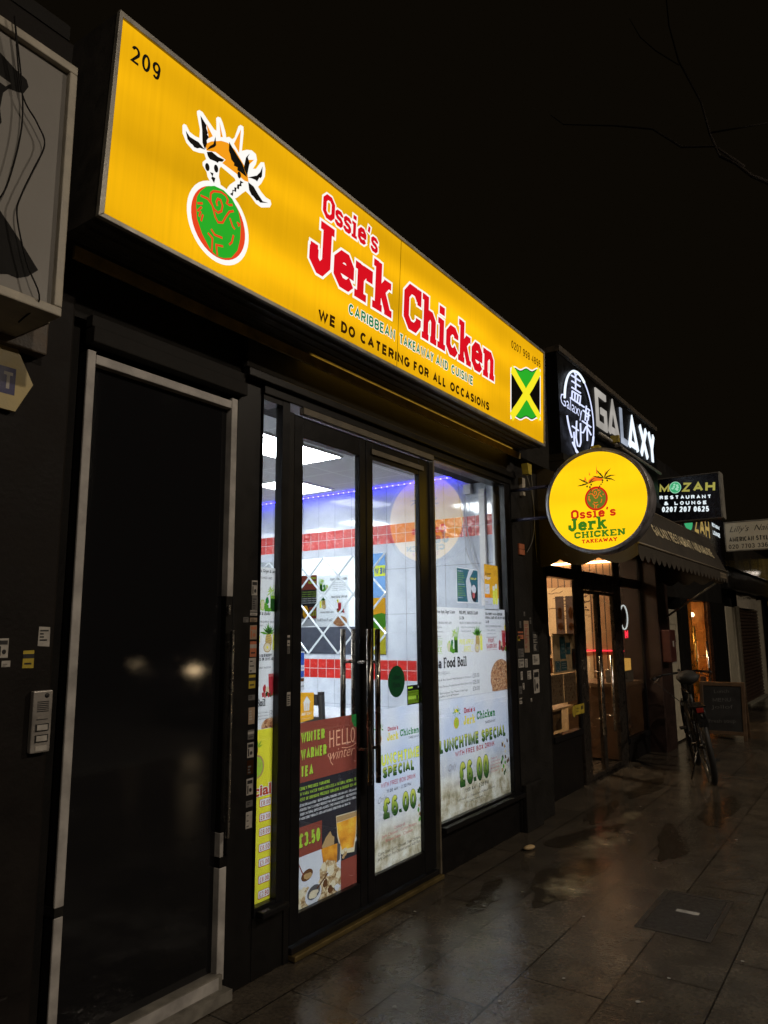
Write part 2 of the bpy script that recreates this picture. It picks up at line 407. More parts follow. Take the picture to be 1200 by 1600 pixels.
# slab-serif block letters drawn as strokes, cap height 10
def _sl():
    G = {}; S = 0.65; w = 1.9; q = 1.35
    def g(ch, adv, *st): G[ch] = (adv, [(x if isinstance(x, tuple) and isinstance(x[0], list) else (x, w, False)) for x in st])
    ser = lambda a, b, y: ([(a, y), (b, y)], q, False)
    g('O', 7.4, ([(1,2.6),(2.6,1),(4.8,1),(6.4,2.6),(6.4,7.4),(4.8,9),(2.6,9),(1,7.4)], 2.1, True))
    g('C', 7.4, [(6.2,7.0),(6.2,7.6),(4.8,9),(2.6,9),(1,7.4),(1,2.6),(2.6,1),(4.8,1),(6.2,2.4),(6.2,3.4)], ([(6.4,10),(6.4,6.4)], 1.5, False))
    g('G', 7.8, [(6.2,7.2),(4.8,9),(2.6,9),(1,7.4),(1,2.6),(2.6,1),(5,1),(6.2,2.2),(6.2,4.4)], ser(4,7.4,4.6))
    g('J', 6.6, ([(4.6,9.3),(4.6,2.5),(3.2,1.05),(2.4,1.05),(1.05,2.3),(1.05,4.3)], 2.2, False), ser(2.6,6.6,9.3), ser(0,2.1,4.3))
    g('e', 6.2, [(1,3.7),(5.1,3.7),(5.1,4.8),(3.9,6.1),(2.4,6.1),(1,4.8),(1,2.2),(2.3,.95),(4.2,.95),(5.4,2.0)])
    g('a', 6.2, [(1,5.2),(1.9,6.1),(3.8,6.1),(4.8,5.1),(4.8,.6)], ser(4.4,6.1,.65), [(4.8,3.6),(2.2,3.6),(1,2.8),(1,1.8),(2,.95),(3.6,.95),(4.8,2)])
    g('r', 5.7, [(1.9,.65),(1.9,7)], ser(0,3.9,.65), ser(0.1,1.9,6.35), [(1.9,4.4),(3.3,6.0),(4.8,6.0),(4.8,4.4)])
    g('k', 7.0, [(1.9,.65),(1.9,10)], ser(0.1,1.9,9.35), ser(0,3.4,.65), [(1.9,3.2),(4.9,6.4)], [(3.3,4.6),(5.5,.6)], ser(3.9,6.5,6.4), ser(4.3,7,.65))
    g('h', 7.2, [(1.9,.65),(1.9,10)], ser(0.1,1.9,9.35), ser(0.2,3.3,.65), [(1.9,4.6),(3.3,6.05),(4.4,6.05),(5.4,5),(5.4,.65)], ser(4.0,7,.65))
    g('n', 7.2, [(1.9,.65),(1.9,7)], ser(0.1,1.9,6.35), ser(0.2,3.3,.65), [(1.9,4.6),(3.3,6.05),(4.4,6.05),(5.4,5),(5.4,.65)], ser(4.0,7,.65))
    g('i', 4.0, [(1.9,.65),(1.9,7)], ser(0.1,1.9,6.35), ser(0,3.8,.65), ([(1.9,8.1),(1.9,10)], 2.2, False))
    g('l', 4.0, [(1.9,.65),(1.9,10)], ser(0.1,1.9,9.35), ser(0,3.8,.65))
    g('c', 5.9, [(5,4.5),(5,5.2),(4,6.1),(2.4,6.1),(1,4.8),(1,2.2),(2.3,.95),(4.0,.95),(5.1,2.1)])
    g('o', 6.2, ([(1,2.2),(2.3,.95),(3.9,.95),(5.2,2.2),(5.2,4.8),(3.9,6.1),(2.3,6.1),(1,4.8)], w, True))
    g('d', 6.8, ([(1,2.2),(2.3,.95),(3.7,.95),(4.7,2.2),(4.7,4.8),(3.7,6.1),(2.3,6.1),(1,4.8)], w, True), [(4.9,.65),(4.9,10)], ser(3.2,4.9,9.35), ser(4.9,6.6,.65))
    s_ = [(4.4,4.9),(4.4,5.4),(3.6,6.1),(1.8,6.1),(1,5.4),(1,4.5),(1.7,3.8),(3.6,3.4),(4.4,2.6),(4.4,1.7),(3.6,.95),(1.7,.95),(.9,1.6),(.9,2.3)]
    g('s', 5.3, (s_, 1.75, False)); g('S', 6.2, ([(x*1.18, y*1.42) for x, y in s_], 1.9, False))
    g("'", 2.6, ([(1.6,10),(1.0,7.2)], 1.5, False)); g(' ', 3.2)
    st = lambda x: ([(x,.65),(x,9.35)], w, False)
    g('H', 8.6, st(1.9), st(6.7), ser(.3,3.5,.65), ser(.3,3.5,9.35), ser(5.1,8.3,.65), ser(5.1,8.3,9.35), ser(1.9,6.7,5))
    g('I', 4.2, st(2.1), ser(.4,3.8,.65), ser(.4,3.8,9.35))
    g('K', 8.4, st(1.9), ser(.3,3.5,.65), ser(.3,3.5,9.35), [(1.9,4.2),(6.2,9.2)], [(3.6,6),(6.6,.7)], ser(5.0,7.8,9.35), ser(5.2,8.2,.65))
    g('E', 7.4, st(1.9), ser(.3,6.8,.65), ser(.3,6.8,9.35), ser(1.9,5,5), ([(6.6,.2),(6.6,3)], 1.2, False), ([(6.6,9.8),(6.6,7)], 1.2, False))
    g('F', 7.0, st(1.9), ser(.3,3.8,.65), ser(.3,6.6,9.35), ser(1.9,5,5), ([(6.4,9.8),(6.4,7)], 1.2, False))
    g('B', 7.2, st(1.9), ser(.3,4.6,.65), ser(.3,4.6,9.35), ([(4.4,9.3),(5.8,8),(5.8,6.4),(4.4,5.1),(1.9,5.1)], 1.6, False), ([(4.4,5.1),(6.2,3.6),(6.2,2),(4.4,.7)], 1.6, False))
    g('N', 8.8, st(1.9), st(6.9), ser(.3,3.2,.65), ser(.3,2,9.35), ser(5.4,8.5,9.35), [(1.9,9.4),(6.9,.6)])
    g('T', 7.6, st(3.8), ser(2.1,5.5,.65), ser(.5,7.1,9.35), ([(.9,9.8),(.9,7)], 1.2, False), ([(6.7,9.8),(6.7,7)], 1.2, False))
    g('A', 8.8, [(1.5,.65),(4.4,9.4)], [(7.3,.65),(4.4,9.4)], ser(2.6,6.2,3.2), ser(.1,3.1,.65), ser(5.7,8.7,.65))
    g('W', 10.6, [(1.6,9.35),(3.3,.7)], [(3.3,.7),(5.3,8)], [(5.3,8),(7.3,.7)], [(7.3,.7),(9,9.35)], ser(.1,3.2,9.35), ser(7.4,10.5,9.35))
    g('Y', 8.4, [(1.3,9.35),(4.2,5)], [(7.1,9.35),(4.2,5)], [(4.2,5),(4.2,.65)], ser(2.6,5.8,.65), ser(.1,3,9.35), ser(5.4,8.3,9.35))
    return G
SLAB = _sl()
def slab(A, t, u0, u1, v, h, mat, layer=2, out=None, ow=0.0, gap=0.5, fat=1.0, rot=0.0, slopes=0.0):
    tot = sum(SLAB[c][0]+gap for c in t)-gap
    kx = (u1-u0)/tot; ky = h/10.0; x = 0
    for c in t:
        adv, st = SLAB[c]
        for pts, w, cl in st:
            P = [(u0+(x+a)*kx, v+b*ky+slopes*((x+a)*kx)) for a, b in pts]
            ww = w*fat*(kx+ky)/2
            if out is not None: A.stroke(P, ww+2*ow, out, layer-1, cl, ext=ow)
            A.stroke(P, ww, mat, layer, cl)
        x += adv+gap
EMB={
 'halo':[(-1.3,1.82),(-1.26,1.89),(-1.19,1.9),(-1.08,1.79),(-0.91,1.78),(-0.79,1.81),(-0.79,2.03),(-0.91,2.36),(-0.92,2.43),(-0.85,2.5),(-0.75,2.51),(-0.58,2.41),(-0.36,2.29),(-0.29,2.3),(-0.31,2.5),(-0.33,2.61),(-0.28,2.68),(-0.19,2.71),(-0.11,2.62),(-0.0,2.42),(0.03,2.31),(0.12,2.38),(0.23,2.38),(0.3,2.47),(0.36,2.69),(0.4,2.84),(0.47,2.92),(0.57,2.93),(0.59,2.77),(0.57,2.26),(0.74,2.39),(0.91,2.47),(1.06,2.45),(1.11,2.32),(1.08,2.17),(0.99,2.0),(1.09,2.05),(1.2,2.24),(1.25,2.33),(1.37,2.39),(1.43,2.24),(1.43,2.02),(1.32,1.77),(1.21,1.61),(1.34,1.53),(1.51,1.47),(1.68,1.48),(1.73,1.39),(1.68,1.27),(1.37,1.11),(1.17,1.12),(0.96,1.23),(0.79,1.27),(0.68,1.15),(0.51,0.94),(0.4,0.85),(0.25,0.82),(0.13,0.89),(0.19,1.05),(0.26,1.17),(0.43,1.36),(0.39,1.41),(-0.07,1.47),(-0.11,1.39),(-0.11,1.18),(-0.04,1.01),(-0.12,0.88),(-0.3,0.84),(-0.46,0.99),(-0.5,1.09),(-0.63,1.19),(-0.64,1.27),(-0.54,1.4),(-0.61,1.51),(-0.76,1.44),(-0.94,1.39),(-1.15,1.47),(-1.28,1.64)],
 'dome':[(-0.6,1.76),(-0.43,1.93),(-0.12,2.13),(0.09,2.2),(0.33,2.15),(0.53,2.02),(0.78,1.85),(0.87,1.56),(0.73,1.52),(0.42,1.56),(-0.04,1.58),(0.06,1.72),(-0.27,1.74),(-0.55,1.62)],
 'ray1':[(-0.61,2.29),(-0.39,2.09),(-0.51,1.96)],
 'ray2':[(-0.22,2.58),(-0.08,2.25),(-0.15,2.21)],
 'ray3':[(0.49,2.81),(0.48,2.15),(0.29,2.29)],
 'ray4':[(0.82,2.15),(1.01,2.26),(0.85,2.04)],
 'leaf1':[(-1.2,1.75),(-1.07,1.67),(-0.88,1.68),(-0.81,1.69),(-0.73,1.66),(-0.6,1.61),(-0.75,1.57),(-0.83,1.51),(-0.92,1.49),(-0.99,1.53),(-1.02,1.52),(-1.13,1.57)],
 'leaf2':[(-0.81,2.38),(-0.66,2.28),(-0.61,2.25),(-0.61,2.17),(-0.55,2.08),(-0.57,2.03),(-0.51,1.99),(-0.57,1.87),(-0.55,1.81),(-0.6,1.61),(-0.69,1.74),(-0.73,2.06)],
 'leaf3':[(-0.31,2.13),(-0.27,1.92),(-0.32,1.84),(-0.55,1.63),(-0.46,1.79),(-0.36,1.9)],
 'leaf4':[(-0.54,1.59),(-0.39,1.68),(-0.19,1.66),(0.02,1.7),(-0.04,1.61),(-0.15,1.56),(-0.18,1.5),(-0.25,1.5),(-0.43,1.46),(-0.5,1.5)],
 'leaf5':[(0.13,2.25),(0.29,2.13),(0.62,1.92),(0.8,1.65),(0.56,1.67),(0.46,1.66),(0.46,1.74),(0.34,1.72),(0.34,1.79),(0.24,1.83),(0.19,1.95),(0.14,2.01)],
 'leaf6':[(0.84,2.34),(0.78,2.2),(0.86,2.08),(0.83,1.91),(0.8,1.68),(0.67,1.85),(0.72,2.16)],
 'leaf7':[(1.32,2.25),(1.32,1.96),(1.27,1.88),(1.23,1.88),(1.16,1.73),(1.09,1.74),(0.95,1.71),(0.82,1.66),(1.14,1.89),(1.25,2.05)],
 'leaf8':[(0.85,1.55),(1.05,1.53),(1.23,1.4),(1.4,1.3),(1.61,1.36),(1.32,1.22),(1.24,1.24),(1.18,1.21),(1.07,1.26),(0.99,1.27),(0.9,1.36)],
 'trunk1':[(-0.4,1.14),(-0.29,1.17),(-0.31,1.07),(-0.22,1.08),(-0.25,0.93),(-0.35,1.01),(-0.32,1.07)],
 'trunk2':[(0.58,1.45),(0.7,1.45),(0.62,1.39),(0.64,1.32),(0.56,1.28),(0.56,1.19),(0.47,1.18),(0.47,1.07),(0.38,1.06),(0.37,0.91),(0.27,0.92),(0.35,1.0),(0.34,1.07),(0.41,1.09),(0.4,1.17),(0.49,1.2),(0.49,1.29),(0.57,1.34)],
 'green':[(-0.73,0.33),(-0.64,0.52),(-0.47,0.73),(-0.23,0.87),(0.06,0.91),(0.36,0.83),(0.59,0.62),(0.7,0.31),(0.71,-0.08),(0.65,-0.41),(0.46,-0.69),(0.21,-0.81),(-0.0,-0.85),(-0.23,-0.77),(-0.5,-0.5),(-0.68,-0.21),(-0.74,0.1)],
}
EMBL={
 'a':[(-0.1,0.41),(-0.14,0.49),(-0.1,0.6),(-0.01,0.61),(0.06,0.5),(0.04,0.34),(-0.07,0.25),(-0.2,0.28),(-0.32,0.43),(-0.33,0.62),(-0.25,0.72),(-0.01,0.82),(0.14,0.81),(0.22,0.73),(0.19,0.63),(0.27,0.62),(0.38,0.68)],
 'b':[(-0.63,0.41),(-0.41,0.44),(-0.25,0.34),(-0.14,0.1),(-0.04,0.01),(0.1,0.07),(0.19,0.27),(0.29,0.45),(0.43,0.54)],
 'c':[(0.32,0.3),(0.38,0.21),(0.43,0.13),(0.51,0.09)],
 'd':[(0.56,0.3),(0.65,0.29),(0.61,0.22)],
 'e':[(-0.24,-0.26),(-0.12,-0.35),(0.13,-0.32)],
 'f':[(-0.33,-0.4),(-0.18,-0.47),(-0.17,-0.81)],
 'g':[(0.01,-0.83),(-0.05,-0.58),(0.17,-0.52)],
 'h':[(0.48,-0.08),(0.44,-0.29),(0.36,-0.39)],
 'i':[(-0.56,-0.21),(-0.52,-0.02)],
 'j':[(-0.71,0.17),(-0.55,0.25)],
 'k':[(-0.69,-0.02),(-0.57,0.15)],
 'l':[(-0.63,-0.13),(-0.59,0.03)],
}

def emblem(A, cu, cv, r, black, dome, ringc, body, line, halo=None, layer=2, rot=0.0, ring_white=True):
    c, q = math.cos(rot), math.sin(rot)
    T = lambda P: [(cu+r*(a*c-b*q), cv+r*(a*q+b*c)) for a, b in P]
    if halo is not None:
        A.poly(T(EMB['halo']), halo, layer); A.ell(cu, cv, r, r, halo, layer+0.5)
    for k, P in EMB.items():
        if k in ('halo', 'green'): continue
        A.poly(T(P), dome if k[:3] in ('dom', 'ray') else black, layer+(1 if k[:3] in ('dom', 'ray') else 2))
    A.ell(*T([(-.49, 1.22)])[0], r*.07, r*.10, black, layer+2, 14); A.ell(*T([(-.22, 1.33)])[0], r*.07, r*.10, black, layer+2, 14)
    A.ell(*T([(.53, 1.57)])[0], r*.06, r*.09, black, layer+3, 14)
    A.ell(cu, cv, r*.875, r*.875, ringc, layer+1); A.poly(T(EMB['green']), body, layer+2)
    for P in EMBL.values(): A.stroke(T(P), r*.055, line, layer+3)

# ------------------------------------------------------------------ materials
dark = surf('black_paint', (0.007, 0.0065, 0.0065), 0.42, bmp=0.0003, var=0.25, rvar=.05, spec=.25)
darkflat = surf('sooty_render', (0.011, 0.010, 0.009), 0.75, bmp=0.003, var=0.4, scale=6, spec=.2)
dwall = surf('dark_painted_wall', (0.010, 0.008, 0.007), 0.65, spec=.15, bmp=0.002, var=0.35, scale=5)
alu = surf('dark_aluminium', (0.007, 0.007, 0.008), 0.34, bmp=0.0001, spec=0.3, rvar=.03)
steel = surf('brushed_steel', (0.55, 0.53, 0.50), 0.22, metal=1.0, var=0.1, bmp=0.0002)
trimw = surf('grubby_white_paint', (0.36, 0.345, 0.33), 0.6, var=0.35, scale=9, bmp=0.001)
beige = surf('beige_trim', (0.10, 0.085, 0.06), 0.55, var=0.3)
frame_m = surf('sign_frame_metal', (0.30, 0.285, 0.25), 0.45, metal=0.3, var=0.3)
soffit = surf('sign_soffit_metal', (0.055, 0.05, 0.045), 0.4, metal=0.2, var=0.3)
pane_m = glass('window_glass', ior=2.3, wobble=0.0004)
handle_m = surf('dark_bronze', (0.17, 0.145, 0.12), 0.22, metal=1.0, var=0.15, bmp=0.0002)
rubber = surf('black_rubber', (0.012, 0.012, 0.012), 0.7)

# ------------------------------------------------------------------ street lamps (light the facade; they stand outside the frame)
def street_lamp(x, y, h, power, label):
    t = thing('street_lamp', label, 'street lamp', (x, y, 0))
    b = MB(); b.tube([(0,0,0.02),(0,0,1.2),(0,0,1.25),(0,0,h)], [0.09,0.09,0.06,0.045], surf('lamp_post_paint',(0.04,0.045,0.04),0.4), 12); b.build('pole', t)
    b = MB(); b.tube([(0,0,h),(0,0.3,h+0.18),(0,1.0,h+0.22)], 0.03, MATS['lamp_post_paint'], 8); b.build('arm', t)
    b = MB(); b.box(-0.13,0.13,0.95,1.55,h+0.17,h+0.27,MATS['lamp_post_paint']); b.build('lamp_head', t, bevel=0.03)
    b = MB(); b.box(-0.09,0.09,1.02,1.48,h+0.15,h+0.172,glow('lamp_lens',(1,0.72,0.42),6)); b.build('lamp_lens', t)
    ld = bpy.data.lights.new('street_lamp_light', 'AREA'); ld.shape = 'RECTANGLE'; ld.size = 0.18; ld.size_y = 0.46
    ld.energy = power; ld.color = (1.0, 0.84, 0.66)
    lo = bpy.data.objects.new('street_lamp_light', ld); COL.objects.link(lo); lo.parent = t; lo.location = (0, 1.25, h+0.14)
    lo.rotation_euler = (R(18), 0, 0)
    return t
LAMP_A, LAMP_B = 500, 560
street_lamp(-0.5, -9.5, 6.5, LAMP_A, 'dark street lamp with warm light across the road from the takeaway')
street_lamp(7.5, -9.5, 7.2, LAMP_B, 'dark street lamp with warm light across the road from the restaurant')

# ------------------------------------------------------------------ pavement and road
def pave_mat():
    m, nt, o = new_mat('wet_paving'); b = N(nt, "ShaderNodeBsdfPrincipled"); tc = N(nt, "ShaderNodeTexCoord")
    mp = N(nt, "ShaderNodeMapping"); mp.inputs['Location'].default_value = (0.10, 0.18, 0)
    L(nt, tc.outputs['Object'], mp.inputs[0])
    wob = noise(nt, tc.outputs['Object'], 3.0, 2)
    br = N(nt, "ShaderNodeTexBrick"); L(nt, mp.outputs[0], br.inputs['Vector'])
    br.offset = 0.5; br.inputs['Scale'].default_value = 1.0; br.inputs['Brick Width'].default_value = 0.62; br.inputs['Row Height'].default_value = 0.355
    br.inputs['Mortar Size'].default_value = 0.0036; br.inputs['Mortar Smooth'].default_value = 0.3; br.inputs['Bias'].default_value = 0
    br.inputs['Color1'].default_value = (0.078, 0.066, 0.052, 1); br.inputs['Color2'].default_value = (0.054, 0.046, 0.037, 1); br.inputs['Mortar'].default_value = (0.012, 0.010, 0.008, 1)
    n1 = noise(nt, tc.outputs['Object'], 1.1, 5); n2 = noise(nt, tc.outputs['Object'], 60, 4); n3 = noise(nt, tc.outputs['Object'], 7, 5)
    r1 = ramp(nt, n3, [(0.3, (0.72, 0.72, 0.72)), (0.72, (1.3, 1.28, 1.22))])
    c = mixc(nt, 1.0, br.outputs['Color'], r1.outputs[0], 'MULTIPLY')
    r2 = ramp(nt, n2, [(0.35, (0.75, 0.75, 0.75)), (0.7, (1.2, 1.2, 1.2))])
    c = mixc(nt, 1.0, c, r2.outputs[0], 'MULTIPLY'); L(nt, c, b.inputs['Base Color'])
    rr = ramp(nt, n1, [(0.40, (0.05, 0.05, 0.05)), (0.50, (0.12, 0.12, 0.12)), (0.66, (0.30, 0.30, 0.30))])
    rv = math_(nt, 'MULTIPLY_ADD', n3, 0.16); nt.nodes[-1].inputs[2].default_value = -0.08
    L(nt, math_(nt, 'ADD', rr.outputs[0], rv), b.inputs['Roughness'])
    h = math_(nt, 'MULTIPLY', br.outputs['Fac'], -1.0)
    nb = bump(nt, h, 0.006); nb = bump(nt, n2, 0.0016, 0.8, nb); nb = bump(nt, n3, 0.006, 0.6, nb); nb = bump(nt, noise(nt, tc.outputs['Object'], 22, 3), 0.0022, 0.7, nb)
    L(nt, nb, b.inputs['Normal']); b.inputs['Specular IOR Level'].default_value = 0.5
    L(nt, b.outputs[0], o.inputs[0]); return m
pave = pave_mat()
ground = MB().add([(-300,-300,-0.13),(400,-300,-0.13),(400,300,-0.13),(-300,300,-0.13)], [(0,1,2,3)], surf('asphalt',(0.035,0.034,0.033),0.5,bmp=0.004,scale=8)).build('road'); tag(ground, kind='structure')
pv = MB().add([(-60,-4.6,0),(120,-4.6,0),(120,0.4,0),(-60,0.4,0)], [(0,1,2,3)], pave).build('pavement'); tag(pv, kind='structure')
kb = MB().box(-60,120,-4.75,-4.6,-0.13,0.002, surf('granite_kerb',(0.12,0.115,0.105),0.5,bmp=0.003)).build('kerb', bevel=0.012); tag(kb, kind='structure')
gs = MB(); gm = surf('old_gum', (0.20, 0.19, 0.17), 0.6)
for i, (x, y) in enumerate([(3.34,-.159),(3.748,-.898),(3.074,-1.053),(3.05,-1.358),(2.76,-.913),(3.645,-1.633),(3.312,-1.41),(3.9,-.5),(4.7,-1.0),(4.3,-1.9),(5.2,-.7),(2.5,-.6),(5.6,-1.3),(3.6,-.42),(2.95,-1.7),(6.2,-.5),(4.95,-1.6)]):
    n = 9; q = 0.011*rnd.uniform(.5, 1.0)
    gs.add([(x+q*(1+rnd.uniform(-.3,.3))*math.cos(2*math.pi*k/n), y+q*(1+rnd.uniform(-.3,.3))*math.sin(2*math.pi*k/n), 0.004) for k in range(n)], [list(range(n))], gm)
tag(gs.build('chewing_gum'), 'flattened pale chewing gum spots trodden into the paving', 'chewing gum', kind='stuff')
pdm, nt, oo = new_mat('puddle_water'); pb_ = N(nt,"ShaderNodeBsdfPrincipled"); tcp = N(nt,"ShaderNodeTexCoord")
pb_.inputs['Base Color'].default_value = (0.030,0.024,0.017,1); pb_.inputs['Roughness'].default_value = 0.07
L(nt, bump(nt, noise(nt, tcp.outputs['Object'], 16, 4), 0.004, 0.8, bump(nt, noise(nt, tcp.outputs['Object'], 70, 2), 0.0012, 0.6)), pb_.inputs['Normal']); L(nt, pb_.outputs[0], oo.inputs[0])
pr_ = random.Random(11)
def puddle(cx, cy, rx, ry, rot):
    n = 40; P = []; ph = [pr_.uniform(0,6.28) for _ in range(5)]
    for i in range(n):
        a = 2*math.pi*i/n; k = 1+.22*math.sin(2*a+ph[0])+.16*math.sin(3*a+ph[1])+.10*math.sin(5*a+ph[2])+.08*math.sin(8*a+ph[3])
        x, y = rx*k*math.cos(a), ry*k*math.sin(a); P.append((cx+x*math.cos(rot)-y*math.sin(rot), cy+x*math.sin(rot)+y*math.cos(rot), 0.0025))
    tag(MB().add(P,[list(range(n))],pdm).build('puddle'), kind='structure')
for q_ in ((4.25,-.62,.42,.15,.1),(5.15,-.45,.40,.14,-.1),(5.85,-.30,.34,.09,0.0),(5.3,-.95,.38,.10,.15),(6.95,-.35,.40,.11,-.05),(3.75,-.36,.22,.07,.2),(6.4,-1.05,.5,.12,.1)): puddle(*q_)
def shine_mat():  # soft-edged pale gold colour that paints the wet shine on the paving
    m, nt, o = new_mat('painted_shine'); b = N(nt,"ShaderNodeBsdfPrincipled"); t = N(nt,"ShaderNodeBsdfTransparent"); mx = N(nt,"ShaderNodeMixShader"); tc = N(nt,"ShaderNodeTexCoord")
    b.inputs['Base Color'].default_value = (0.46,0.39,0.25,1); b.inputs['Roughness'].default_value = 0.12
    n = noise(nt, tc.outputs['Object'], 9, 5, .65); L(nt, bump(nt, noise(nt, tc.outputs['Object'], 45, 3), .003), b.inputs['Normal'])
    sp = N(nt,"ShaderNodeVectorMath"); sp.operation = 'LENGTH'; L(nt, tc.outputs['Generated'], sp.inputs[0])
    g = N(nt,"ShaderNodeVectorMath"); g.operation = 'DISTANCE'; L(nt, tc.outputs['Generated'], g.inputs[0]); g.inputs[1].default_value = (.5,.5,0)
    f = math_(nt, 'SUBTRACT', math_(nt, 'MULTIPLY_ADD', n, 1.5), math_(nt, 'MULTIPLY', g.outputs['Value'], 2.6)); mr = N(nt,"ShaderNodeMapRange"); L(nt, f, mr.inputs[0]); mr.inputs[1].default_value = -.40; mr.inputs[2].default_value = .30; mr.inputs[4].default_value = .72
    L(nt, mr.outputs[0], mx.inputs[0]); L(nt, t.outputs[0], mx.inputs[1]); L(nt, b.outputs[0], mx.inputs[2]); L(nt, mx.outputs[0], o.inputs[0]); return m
pwm = shine_mat()
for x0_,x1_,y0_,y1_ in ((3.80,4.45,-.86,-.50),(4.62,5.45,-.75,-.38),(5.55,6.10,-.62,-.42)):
    tag(MB().add([(x0_,y0_,.0045),(x1_,y0_,.0045),(x1_,y1_,.0045),(x0_,y1_,.0045)],[(0,1,2,3)],pwm).build('shine_patch'), kind='structure')  # sheets of painted shine laid just above the slabs
mh = thing('manhole_cover', 'dark metal inspection cover with a pale plate set in the paving', 'manhole cover', (4.07, -1.31, 0))
box('cover_plate', -0.27, 0.27, -0.145, 0.145, 0.0005, 0.003, surf('cast_iron', (0.013,0.012,0.011), 0.42, bmp=0.004, scale=40), mh, 0.002)
b = MB(); fm = surf('cover_frame', (0.032,0.028,0.024), 0.4, bmp=0.003)
b.box(-0.30,0.30,-0.172,-0.148,0.0005,0.004,fm); b.box(-0.30,0.30,0.148,0.172,0.0005,0.004,fm); b.box(-0.30,-0.273,-0.148,0.148,0.0005,0.004,fm); b.box(0.273,0.30,-0.148,0.148,0.0005,0.004,fm); b.build('cover_frame', mh, bevel=0.002)
box('name_plate', 0.0, 0.04, -0.06, 0.05, 0.0032, 0.0045, surf('pale_plate', (0.25,0.24,0.22), 0.5), mh, 0.001)
b = MB(); b.ball((0,0,0.016), 0.05, surf('food_scrap', (0.42,0.30,0.15), 0.6), 1.0, 0.45, 0.3); o = b.build('food_scrap', None, (4.64,-0.22,0), (0,0,R(-20)))
tag(o, 'small crust of food dropped on the wet paving beside the pier', 'food scrap')

# ================================================================== TAKEAWAY SHOP
shop = thing('takeaway_shop', 'black fronted takeaway with brightly lit tiled interior behind glass doors', 'building', (1.4, 0, 0))
shop.location = (0, 0, 0)
# walls and beams
b = MB()
b.box(1.385,1.443,0.06,0.30,0.0,2.55,darkflat); b.box(1.30,5.05,0.02,0.32,2.556,3.40,darkflat); b.build('fascia_wall', shop)
b = MB(); b.box(2.185,2.335,0.0,0.12,0.0,2.556,dark); b.build('post', shop, bevel=0.006)
b = MB(); b.box(1.44,2.21,-0.035,0.02,2.462,2.522,surf('header_trim',(0.014,0.013,0.012),0.65,spec=.12,rvar=.03)); b.box(1.44,2.21,-0.02,0.02,2.524,2.57,MATS['header_trim']); b.build('door_header', shop, bevel=0.004)
b = MB(); b.box(2.335,4.99,-0.02,0.09,2.512,2.556,dark); b.box(2.21,5.05,-0.045,0.0,2.56,2.60,dark); b.box(2.21,5.05,-0.03,0.0,2.604,2.76,surf('shutter_box',(0.024,0.022,0.020),0.6,spec=.2,rvar=.04)); b.build('shutter_housing', shop, bevel=0.005)
b = MB(); b.box(2.598,3.846,-0.03,-0.001,2.476,2.510,beige); b.build('door_lintel', shop, bevel=0.002)
# stall riser
b = MB(); b.box(2.335,2.555,0.0,0.10,0.0,0.245,dark); b.build('stall_riser', shop, bevel=0.005)
b = MB(); b.box(3.852,5.0,0.0,0.10,0.0,0.245,dark); b.build('stall_riser', shop, bevel=0.005)
# pier on the far side
b = MB(); b.box(5.0,5.60,-0.02,0.30,0.0,2.72,darkflat); b.box(5.0,5.30,-0.055,-0.02,0.0,0.32,darkflat); b.build('pier', shop, bevel=0.006)
box('pilaster_head', 4.93, 5.62, -0.10, 0.25, 2.72, 3.75, darkflat, shop)
